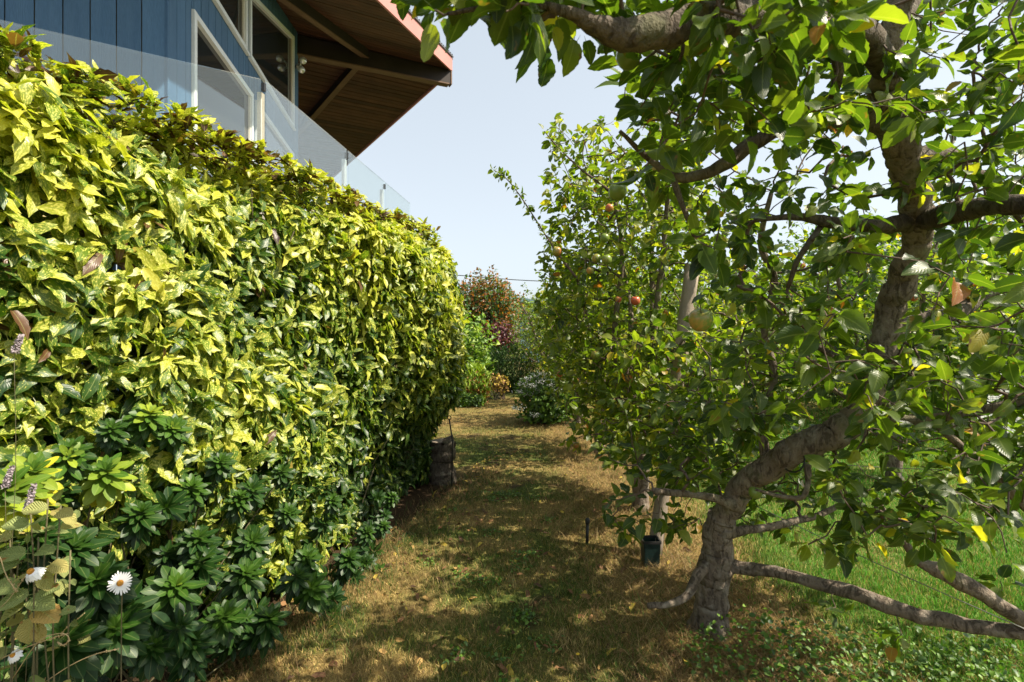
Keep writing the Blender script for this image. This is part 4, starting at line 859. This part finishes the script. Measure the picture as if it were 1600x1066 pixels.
    grow(root, L, P, leafn=7, lsize=(.040, .085), lvb=.36, nind=300, tw=.0013, lods=(3.0, 7))
    for (px, py, d, dia, red) in ((1250, 198, 1.45, .085, .1), (1095, 500, 1.70, .078, .3), (1148, 440, 2.3, .065, .0), (1260, 573, 2.0, .078, .0), (1297, 571, 2.05, .066, .0), (965, 300, 2.0, .07, .15), (982, 90, 1.3, .06, .1), (1210, 668, 2.4, .07, .1), (1180, 770, 2.4, .06, .1)):
        add_apple(root, at(px, py, d), dia, red)
    # tie round the limb
    c = at(1237, 715, 2.46); MB().tube([c + np.array([math.cos(a) * .03, math.sin(a) * .096 , math.cos(a) * .055 + math.sin(a) * .02]) + np.array([0, 0, 0]) for a in np.linspace(0, 6.283, 20)], .004, 5, cap=False).build('rubber_tie', M['black'], root, True)
near_tree()

def row_tree(x, y, label, name='apple_tree', h=3.1, rx=.85, ry=1.25, n=620, nind=0, seed=0, group='apple trees in the row along the path', lvb=.6, apples=(), lsize=(.045, .08), nleaf=6, lean=(0, 0), low=.55, tr=.075, autoapples=0, extra=None):
    root = empty(name, (x, y, 0), label, 'apple tree', group); r_ = np.random.default_rng(seed); L = []
    top = np.array([x + lean[0], y + lean[1], .75])
    L.append(limb_obj(root, 'trunk', [(x, y, -.03, tr * 1.4), (x, y, .1, tr * 1.05), (x + lean[0] * .4, y + lean[1] * .4, .4, tr), (*top, tr * .95)], M['bark'], 12, 5, .06, 1))
    k = 7
    for i in range(k):
        a = 2 * math.pi * i / k + r_.uniform(-.3, .3); rr = r_.uniform(.5, .95); hh = h * r_.uniform(.72, .98) if i % 3 else h * .5
        e = np.array([x + math.cos(a) * rx * rr, y + math.sin(a) * ry * rr, hh]); m1 = top + (e - top) * .35 + (r_.normal(0, .08), r_.normal(0, .08), -.08); m2 = top + (e - top) * .7 + r_.normal(0, .09, 3)
        L.append(limb_obj(root, 'branch', [(*(top - (0, 0, .1 * r_.random() + .02)), tr * .6), (*m1, tr * .42), (*m2, tr * .3), (*e, .008)], M['bark'], 7, 4, .08, 2))
    P = []
    while len(P) < n:
        v = r_.uniform(-1, 1, 3); rad = np.linalg.norm(v)
        if rad > 1 or rad < .25: continue
        c = np.array([x + v[0] * rx, y + v[1] * ry, (h + low) / 2 + v[2] * (h - low) / 2]); lump = .72 + .42 * float(fbm(np.array([math.atan2(v[1], v[0]) * 1.3 + seed]), np.array([v[2] * 2]), .6, seed)[0])
        if rad > lump: continue
        P.append(c)
    P = np.array(P)
    # a few long shoots out of the crown
    ns = 16
    for i in range(ns):
        a = r_.uniform(0, 6.28); b_ = np.array([x + math.cos(a) * rx * .7, y + math.sin(a) * ry * .7, h * r_.uniform(.7, .95)]); dd = np.array([math.cos(a) * .3, math.sin(a) * .3, r_.uniform(.2, .8)])
        P = np.vstack([P, b_ + dd * .25, b_ + dd * .45, b_ + dd * .62])
    if extra is not None: P = np.vstack([P, extra])
    qx = 800 + 800 * P[:, 0] / P[:, 1]; qy = 533 - 800 * (P[:, 2] - EYE) / P[:, 1]; P = P[~((np.abs(qx - 1074) < 26) & (np.abs(qy - 455) < 55) & (P[:, 1] < 4.1))]
    grow(root, L, P, leafn=nleaf, lsize=lsize, lvb=lvb, nind=nind, tw=.0014)
    for (px, py, d, dia, red) in apples: add_apple(root, at(px, py, d), dia, red)
    for i in range(autoapples):
        p = P[r_.integers(len(P))]; add_apple(root, p + (0, 0, -.06), .065, r_.uniform(.1, .7))
    return root
def pixbox(n, x0, x1, y0, y1, d0, d1):
    px = rng.uniform(x0, x1, n); py = rng.uniform(y0, y1, n); d = rng.uniform(d0, d1, n); return np.stack([(px - 800) / 800 * d, d, EYE - (py - 533) / 800 * d], 1)
row_tree(1.22, 4.85, 'second apple tree in the path row, with red apples on its left side', h=3.65, rx=1.0, ry=1.35, n=1250, nind=300, seed=1, apples=[(945, 372, 3.75, 0.068, .3), (932, 404, 3.75, 0.068, .3), (948, 406, 3.70, 0.075, .1), (922, 423, 3.75, 0.055, .4), (870, 393, 4.05, 0.075, .5), (993, 470, 3.65, 0.068, .9), (966, 468, 3.85, 0.050, .7), (931, 555, 3.85, 0.070, .35), (1062, 650, 3.55, 0.070, .2), (970, 586, 3.75, 0.060, .1), (952, 325, 3.75, 0.060, .5)], autoapples=22, low=.45, lsize=(.055, .09), extra=np.vstack([pixbox(120, 940, 1150, 505, 745, 3.35, 3.8), pixbox(110, 880, 1120, 560, 700, 3.8, 5.2), pixbox(60, 850, 960, 180, 330, 4.0, 5.4)]))
row_tree(1.25, 7.3, 'third apple tree in the path row, hanging over the brown straw edge', h=3.1, rx=.95, ry=1.25, n=760, seed=2, apples=[(900, 532, 6.6, .075, .8), (875, 585, 6.8, .08, .6)], autoapples=8, low=.3, lsize=(.06, .095))
row_tree(1.30, 9.9, 'fourth apple tree in the path row behind the white flowered bush', h=2.9, rx=1.0, ry=1.2, n=520, seed=3, autoapples=6, nleaf=6, lsize=(.055, .085), lvb=.42)
row_tree(1.15, 12.8, 'greyish apple tree at the far end of the path row', h=3.0, rx=1.1, ry=1.3, n=460, seed=4, lvb=.38, nleaf=6, lsize=(.06, .09))
g2 = 'apple trees beyond the right hand lawn'
row_tree(4.4, 5.9, 'apple tree beyond the right hand lawn, nearest of that row', h=3.0, rx=1.3, ry=1.3, n=560, seed=5, group=g2, autoapples=12, nleaf=7, lsize=(.06, .09), lvb=.55)
row_tree(4.3, 8.6, 'apple tree beyond the right hand lawn, second of that row', h=3.1, rx=1.3, ry=1.4, n=480, seed=6, group=g2, autoapples=8, nleaf=7, lsize=(.065, .1), lvb=.52)
row_tree(4.2, 11.4, 'apple tree beyond the right hand lawn, farthest of that row', h=3.0, rx=1.3, ry=1.4, n=400, seed=7, group=g2, nleaf=7, lsize=(.07, .11), lvb=.5)

# ------------------------------------------------------------------ bushes and trees at the end of the garden
def bush(name, label, cat, c, r, n, size, lv, kind='apple', mat='bush', up=.4, group=None, trunk=0, seed=0, extra=None, stem=True, shell=.35, lump=.5):
    c = np.array(c, float); root = empty(name, (c[0], c[1], 0), label, cat, group); r_ = np.random.default_rng(seed + 100)
    v = unit(r_.normal(size=(n, 3))); th = np.arctan2(v[:, 1], v[:, 0]); lumpv = 1 - lump / 2 + lump * fbm(th * 1.6 + seed, v[:, 2] * 2.2, .7, seed)
    rad = lumpv * (1 - shell * r_.random(n) ** 1.5); P = c + v * rad[:, None] * np.array(r); P = P[P[:, 2] > .02]; k = len(P); v = v[:k]
    D = unit(r_.normal(size=(k, 3)) + np.array([0, 0, up])); Nn = unit(unit(P - c) * .8 + (0, 0, .5) + r_.normal(0, .45, (k, 3)))
    l_ = np.clip(r_.uniform(lv[0], lv[1], k), 0, 1)
    leaf_cloud(root, kind, M[mat], P, D, Nn, r_.uniform(size * .7, size * 1.25, k), l_, name='foliage' if not trunk else 'crown', lods=(3, 9))
    if extra:
        m_ = int(k * extra[0]); i = r_.permutation(k)[:m_]; Q = P[i] + unit(P[i] - c) * extra[2] * .4
        leaf_cloud(root, 'round', M['bush'], Q, unit(r_.normal(size=(m_, 3))), unit(r_.normal(size=(m_, 3))), np.full(m_, extra[2]) * r_.uniform(.6, 1.3, m_), r_.uniform(*extra[1], m_), name='berries')
    if trunk:
        limb_obj(root, 'trunk', [(c[0], c[1], -.05, trunk * 1.3), (c[0] + .05, c[1], c[2] * .5, trunk), (c[0], c[1], c[2], trunk * .6)], M['bark_dark'], 8, 4)
        for i in range(5):
            a = i * 1.3; e = c + np.array([math.cos(a) * r[0] * .7, math.sin(a) * r[1] * .7, r[2] * .5]); limb_obj(root, 'branch', [(c[0], c[1], c[2] * .6, trunk * .5), (*((c + e) / 2 + (0, 0, -.1)), trunk * .3), (*e, .012)], M['bark_dark'], 6, 4)
    elif stem:
        m_ = 50; a = np.tile([c[0], c[1], .0], (m_, 1)) + r_.normal(0, .12, (m_, 3)) * (1, 1, 0); b_ = c + unit(r_.normal(size=(m_, 3))) * np.array(r) * .8; b_[:, 2] = np.maximum(b_[:, 2], .1)
        prisms(a, b_, np.full(m_, .012), np.full(m_, .004), 'stems', M['twig'], root)
    return root
bush('rowan_tree', 'tree covered with orange red berries beyond the end of the garden', 'tree', (-1.0, 21, 2.75), (1.55, 1.5, 1.65), 5200, .14, (.1, .4), trunk=.14, seed=1, extra=(.75, (.90, 1), .12), shell=.6, lump=.8)
bush('rowan_tree', 'second berry laden tree, half hidden behind the left hedge', 'tree', (-2.9, 20, 2.5), (1.7, 1.5, 1.5), 3800, .14, (.03, .33), trunk=.14, seed=11, extra=(.35, (.86, 1), .085), shell=.5)
bush('japanese_maple', 'small dark purple leaved maple in front of the berry tree', 'tree', (-.45, 18.0, 1.70), (.75, .6, .55), 1700, .12, (.74, .85), trunk=.05, seed=2, shell=.7, lump=.9)
bush('leafy_shrub', 'bright lime green rounded shrub just behind the hedge end', 'shrub', (-1.80, 15.4, 1.18), (1.28, 1.0, 1.4), 4600, .13, (.40, .60), 'round', seed=3, shell=.6, lump=.9)
bush('rosemary_bush', 'dense dark green upright bush at the end of the lawn', 'shrub', (-.05, 16.2, .62), (.95, .6, .85), 4200, .15, (.05, .40), 'fine', up=2.2, seed=4)
bush('rosemary_bush', 'dark green bush under the purple maple, partly hidden', 'shrub', (-1.0, 17.0, .6), (.9, .6, .8), 2400, .14, (.1, .42), 'fine', up=1.8, seed=41)
bush('olive_tree', 'grey green small leaved tree to the right of the purple maple', 'tree', (1.15, 16.0, 1.75), (1.25, 1.1, 1.45), 4600, .085, (.58, .70), trunk=.07, seed=5, shell=.6)
bush('fennel_clump', 'feathery clump with orange flower spikes in front of the lime shrub', 'plant', (-1.02, 13.0, .40), (.45, .35, .50), 1700, .22, (.53, .62), 'fine', up=2.5, seed=6, extra=(.9, (.93, 1), .06), stem=False)
bush('border_plant', 'low white edged plants along the left end of the lawn', 'plant', (-1.12, 12.5, .12), (.50, .28, .20), 1100, .07, (.2, .5), 'round', seed=7, extra=(.22, (.60, .63), .035), stem=False)
bush('heather_clump', 'small lavender coloured clump on the lawn edge', 'plant', (-.52, 13.5, .08), (.22, .18, .18), 300, .06, (.66, .72), 'fine', up=2, seed=8, stem=False)
bush('dry_hydrangea', 'withered straw coloured flower heads beside the orange flowered clump', 'plant', (-.42, 14.2, .38), (.34, .25, .28), 420, .08, (.82, .97), 'round', mat='litter', seed=9)
bush('daisy_bush', 'dark green bush with a spray of white flowers at the right lawn edge', 'shrub', (.70, 10.1, .40), (.60, .6, .62), 4200, .085, (.25, .52), seed=10, lump=1.0, shell=.7)
# right-hand and far backdrop trees
gb = 'trees closing the garden behind the apple rows'
for i, (x, y, z, rx, rz, lv, lab) in enumerate(((7.6, 9.6, 1.9, 2.3, 2.0, (.1, .5), 'dense green tree behind the right hand apple row, nearest to the white netting'), (8.5, 13.5, 2.2, 2.8, 2.3, (.1, .45), 'dense green tree far behind the right hand apple row'), (3.6, 15.5, 1.9, 2.2, 1.9, (.2, .52), 'bushy green tree between the two apple rows'),
        (5.9, 18, 2.2, 3, 2.4, (.1, .5), 'broad dark tree far between the apple rows'), (-5.2, 18, 2.6, 2.4, 2.4, (.1, .45), 'tree hidden mostly by the house corner and hedge'), (2.6, 20, 1.9, 2.0, 1.7, (.1, .4), 'round dark tree beyond the grey green tree'), (10.5, 10.5, 2.4, 2.4, 2.4, (.1, .5), 'green tree at the right edge beyond the netting'))):
    bush('garden_tree', lab, 'tree', (x, y, z), (rx, rx * .9, rz), 5600, .15, lv, trunk=.12, seed=20 + i, group=gb, shell=.5)

# white flowers on the bush
def white_flowers():
    e = empty('white_flower_spray', (.42, 9.7, 0), 'flat white flower heads on thin stalks beside the dark green bush', 'flowers')
    for i in range(16):
        px, py = ((822, 592), (836, 588), (846, 596), (830, 602), (852, 585), (812, 612), (824, 616), (862, 602), (840, 610), (808, 638), (836, 648), (858, 594), (815, 600), (845, 584), (868, 610), (872, 650))[i]
        d = rng.uniform(9.4, 9.9); c = at(px, py, d); b_ = np.array([.5 + rng.normal(0, .08), 10.0, 0])
        MB().tube(spline([b_, (b_ + c) / 2 + (0, -.05, .08), c], 4), .003, 4).build('stem', M['stem'], e, True)
        mb = MB()
        for k in range(40):
            q = c + (rng.normal(0, .055), rng.normal(0, .03), rng.normal(0, .022)); mb.box(q, (.02, .02, .012), unit(rng.normal(size=3) * (1, 1, .2)))
        mb.build('flower_head', M['petal'], e)['kind'] = 'stuff'
white_flowers()

# ------------------------------------------------------------------ far house, utility wire, netting
far = empty('far_house', (2.2, 42, 0), 'distant teal grey house with low pitched grey roof beyond the garden', 'house')
MB().box((4.2, 42, 2.0), (7.0, 6, 4.0)).build('wall', M['teal'], far)
MB().add([(.3, 38.6, 4.7), (8.2, 38.6, 3.6), (8.2, 45.5, 3.6), (.3, 45.5, 4.7), (.3, 38.6, 4.9), (8.2, 38.6, 3.8), (8.2, 45.5, 3.8), (.3, 45.5, 4.9)], [(3, 2, 1, 0), (4, 5, 6, 7), (0, 1, 5, 4), (1, 2, 6, 5), (2, 3, 7, 6), (3, 0, 4, 7)]).build('roof', M['greyroof'], far)
MB().hexa([(.3, 38.55, 4.62), (8.2, 38.55, 3.52), (8.2, 38.55, 3.82), (.3, 38.55, 4.92)], (0, -.05, 0)).build('fascia', M['teal'], far)
MB().box((1.6, 38.9, 2.9), (1.0, .1, .9)).build('window', M['white'], far)
wpts = spline([(-9, 30, 5.75), (-3.5, 29, 5.35), (2.9, 28, 4.85), (14, 27, 5.0), (30, 26, 5.7)], 8)
wr = MB().tube(wpts, .022, 6).build('utility_wire', M['black'], None, True); tag(wr, 'thin black overhead utility wire sagging across the sky', 'wire')
def netting():
    e = empty('netting_fence', (6.9, 7.0, 0), 'white netting cage with dark mesh grid at the right edge beyond the lawn', 'fence')
    MB().box((7.4, 7.35, .72), (2.4, .02, .86), unit(np.array([1, .15, 0])), (-.15, 1, 0)).build('white_sheet', M['white'], e)
    mb = MB()
    for i in range(25): mb.box((6.2 + i * .1, 7.15 + i * .015, .75), (.004, .004, .95))
    for i in range(10): mb.box((7.4, 7.33, .30 + i * .1), (2.44, .004, .004), unit(np.array([1, .15, 0])), unit(np.array([-.15, 1, 0])))
    mb.build('mesh_grid', M['black'], e)['kind'] = 'stuff'
    for x in (6.2, 7.4, 8.6): MB().box((x, 7.2 + (x - 6.2) * .15, .62), (.05, .05, 1.24)).build('post', M['postwood'], e)
netting()

# ------------------------------------------------------------------ stump, stakes, post, trellis wires
def stump():
    c = at(690, 752, 5.85); e = empty('tree_stump', (c[0], c[1], 0), 'short upright weathered log standing at the end of the hedge', 'stump')
    limb_obj(e, 'trunk', [(c[0], c[1], -.02, .165), (c[0], c[1], .12, .148), (c[0] + .005, c[1], .26, .145), (c[0], c[1], .38, .143), (c[0], c[1], .458, .14)], M['bark_dark'], 26, 6, .25, 3)
    MB().lathe((c[0], c[1], .458), [(.125, 0), (.12, .006), (.05, .007)], 18, .02).build('cut_face', M['postwood'], e)
    p = at(706, 690, 5.6); r = empty('metal_rod', (p[0], 5.6, 0), 'thin black metal rod with a looped top leaning beside the log', 'rod')
    MB().tube([(p[0], 5.6, 0), at(707, 690, 5.6), at(702, 655, 5.6)], .008, 6).build('shaft', M['black'], r, True)
    q = at(702, 655, 5.6); MB().tube([q + (math.cos(a) * .02, 0, math.sin(a) * .02 + .015) for a in np.linspace(-1.5, 4.5, 12)], .006, 5).build('loop', M['black'], r, True)
stump()
def stakes():
    c = at(918, 850, 4.03); e = empty('irrigation_stake', (c[0], c[1], 0), 'short black plastic irrigation stake in the straw beside the path', 'stake')
    MB().tube([(c[0] - .005, c[1], -.02), (c[0], c[1], .16)], .0125, 10).build('shaft', M['black'], e, True)
    MB().lathe((c[0], c[1], .16), [(.016, 0), (.019, .01), (.019, .035), (.014, .045), (.006, .048)], 12).build('nozzle_cap', M['black'], e, True)
    b0 = at(1021, 868, 3.82); b0[2] = -.05; t0 = at(1082, 415, 3.95); p = empty('wooden_post', (b0[0], b0[1], 0), 'leaning round weathered wooden trellis post between the first and second apple trees', 'post')
    Q = np.array([b0 + (t0 - b0) * f for f in np.linspace(0, 1, 12)]); MB().tube(Q, np.full(12, .055) * rng.uniform(.95, 1.05, 12), 14, .03).build('shaft', M['postwood'], p, True)
    g = empty('plant_pot', (at(1016, 880, 3.68)[0], 3.68, 0), 'dark green plastic box leaning at the foot of the wooden post', 'container')
    c = np.array([at(1016, 880, 3.68)[0], 3.68, .0]); w_ = .048
    mb = MB()
    for sx, sy, lx, ly in ((-1, 0, .006, .13), (1, 0, .006, .13), (0, -1, .13, .006), (0, 1, .13, .006)):
        mb.hexa([c + (sx * w_ - lx / 2 * .8, sy * w_ - ly / 2 * .8, .0), c + (sx * w_ + lx / 2 * .8, sy * w_ - ly / 2 * .8, .0), c + (sx * w_ + lx / 2 * .8, sy * w_ + ly / 2 * .8, .0), c + (sx * w_ - lx / 2 * .8, sy * w_ + ly / 2 * .8, .0)], (sx * .01, sy * .01, .175))
    mb.build('body', M['green'], g); MB().box(c + (0, .060, .172), (.125, .01, .016)).box(c + (0, -.060, .172), (.125, .01, .016)).box(c + (-.060, 0, .1725), (.01, .11, .016)).box(c + (.060, 0, .1725), (.01, .11, .016)).build('rim', M['black'], g)
    for lab, A, B_ in (('taut trellis wire along the apple row at chest height', at(1240, 722, 2.46), at(1660, 738, 2.0)), ('slack trellis wire passing under the right hand branches', at(1180, 790, 2.6), at(1640, 1000, 1.6)),
                       ('trellis wire crossing near the top right of the nearest apple tree', at(1320, 175, 1.9), at(1600, -20, 1.4)), ('trellis wire stretched along the path row of apple trees', at(1075, 470, 3.95), at(890, 500, 12.8))):
        P = spline([A, (A + B_) / 2 - (0, 0, .01), B_], 6); o = MB().tube(P, .0019, 5).build('trellis_wire', M['wire'], None, True); tag(o, lab, 'wire', 'trellis wires of the apple row')
    f = at(903, 932, 2.56); e = empty('buttercup', (f[0], f[1], 0), 'single tiny yellow flower in the grass at the path edge', 'flower')
    MB().tube([(f[0], f[1], 0), (f[0], f[1], .03)], .001, 4).build('stem', M['stem'], e)
    MB().lathe((f[0], f[1], .03), [(.002, 0), (.009, .004), (.010, .006), (.003, .005)], 8).build('petals', M['yellow'], e)
stakes()
# a long bare-tipped shoot reaching out over the path
def side_shoot():
    root = [o for o in COL.objects if o.name == 'apple_tree.001'][0]
    rows = [(905, 440, 4.15, .012), (868, 392, 4.15, .008), (838, 345, 4.15, .006), (812, 305, 4.15, .005), (790, 278, 4.12, .004), (772, 266, 4.1, .003)]
    P, r_ = limb_obj(root, 'branch', px_limb(rows), M['twig'], 6, 4)
    rows2 = [(955, 300, 4.1, .012), (905, 262, 4.1, .008), (872, 230, 4.1, .005), (850, 205, 4.1, .003)]
    P2, r2 = limb_obj(root, 'branch', px_limb(rows2), M['twig'], 6, 4)
    A = np.vstack([P, P2]); idx = rng.integers(0, len(A), 150); D = unit(rng.normal(size=(150, 3)) + (-.3, 0, .2)); B_ = A[idx] + D * .015
    leaf_cloud(root, 'apple', M['apple'], B_, D, unit(rng.normal(size=(150, 3)) + (0, -.4, .6)), rng.uniform(.03, .065, 150), rng.uniform(.3, .85, 150), name='shoot_leaves')
side_shoot()
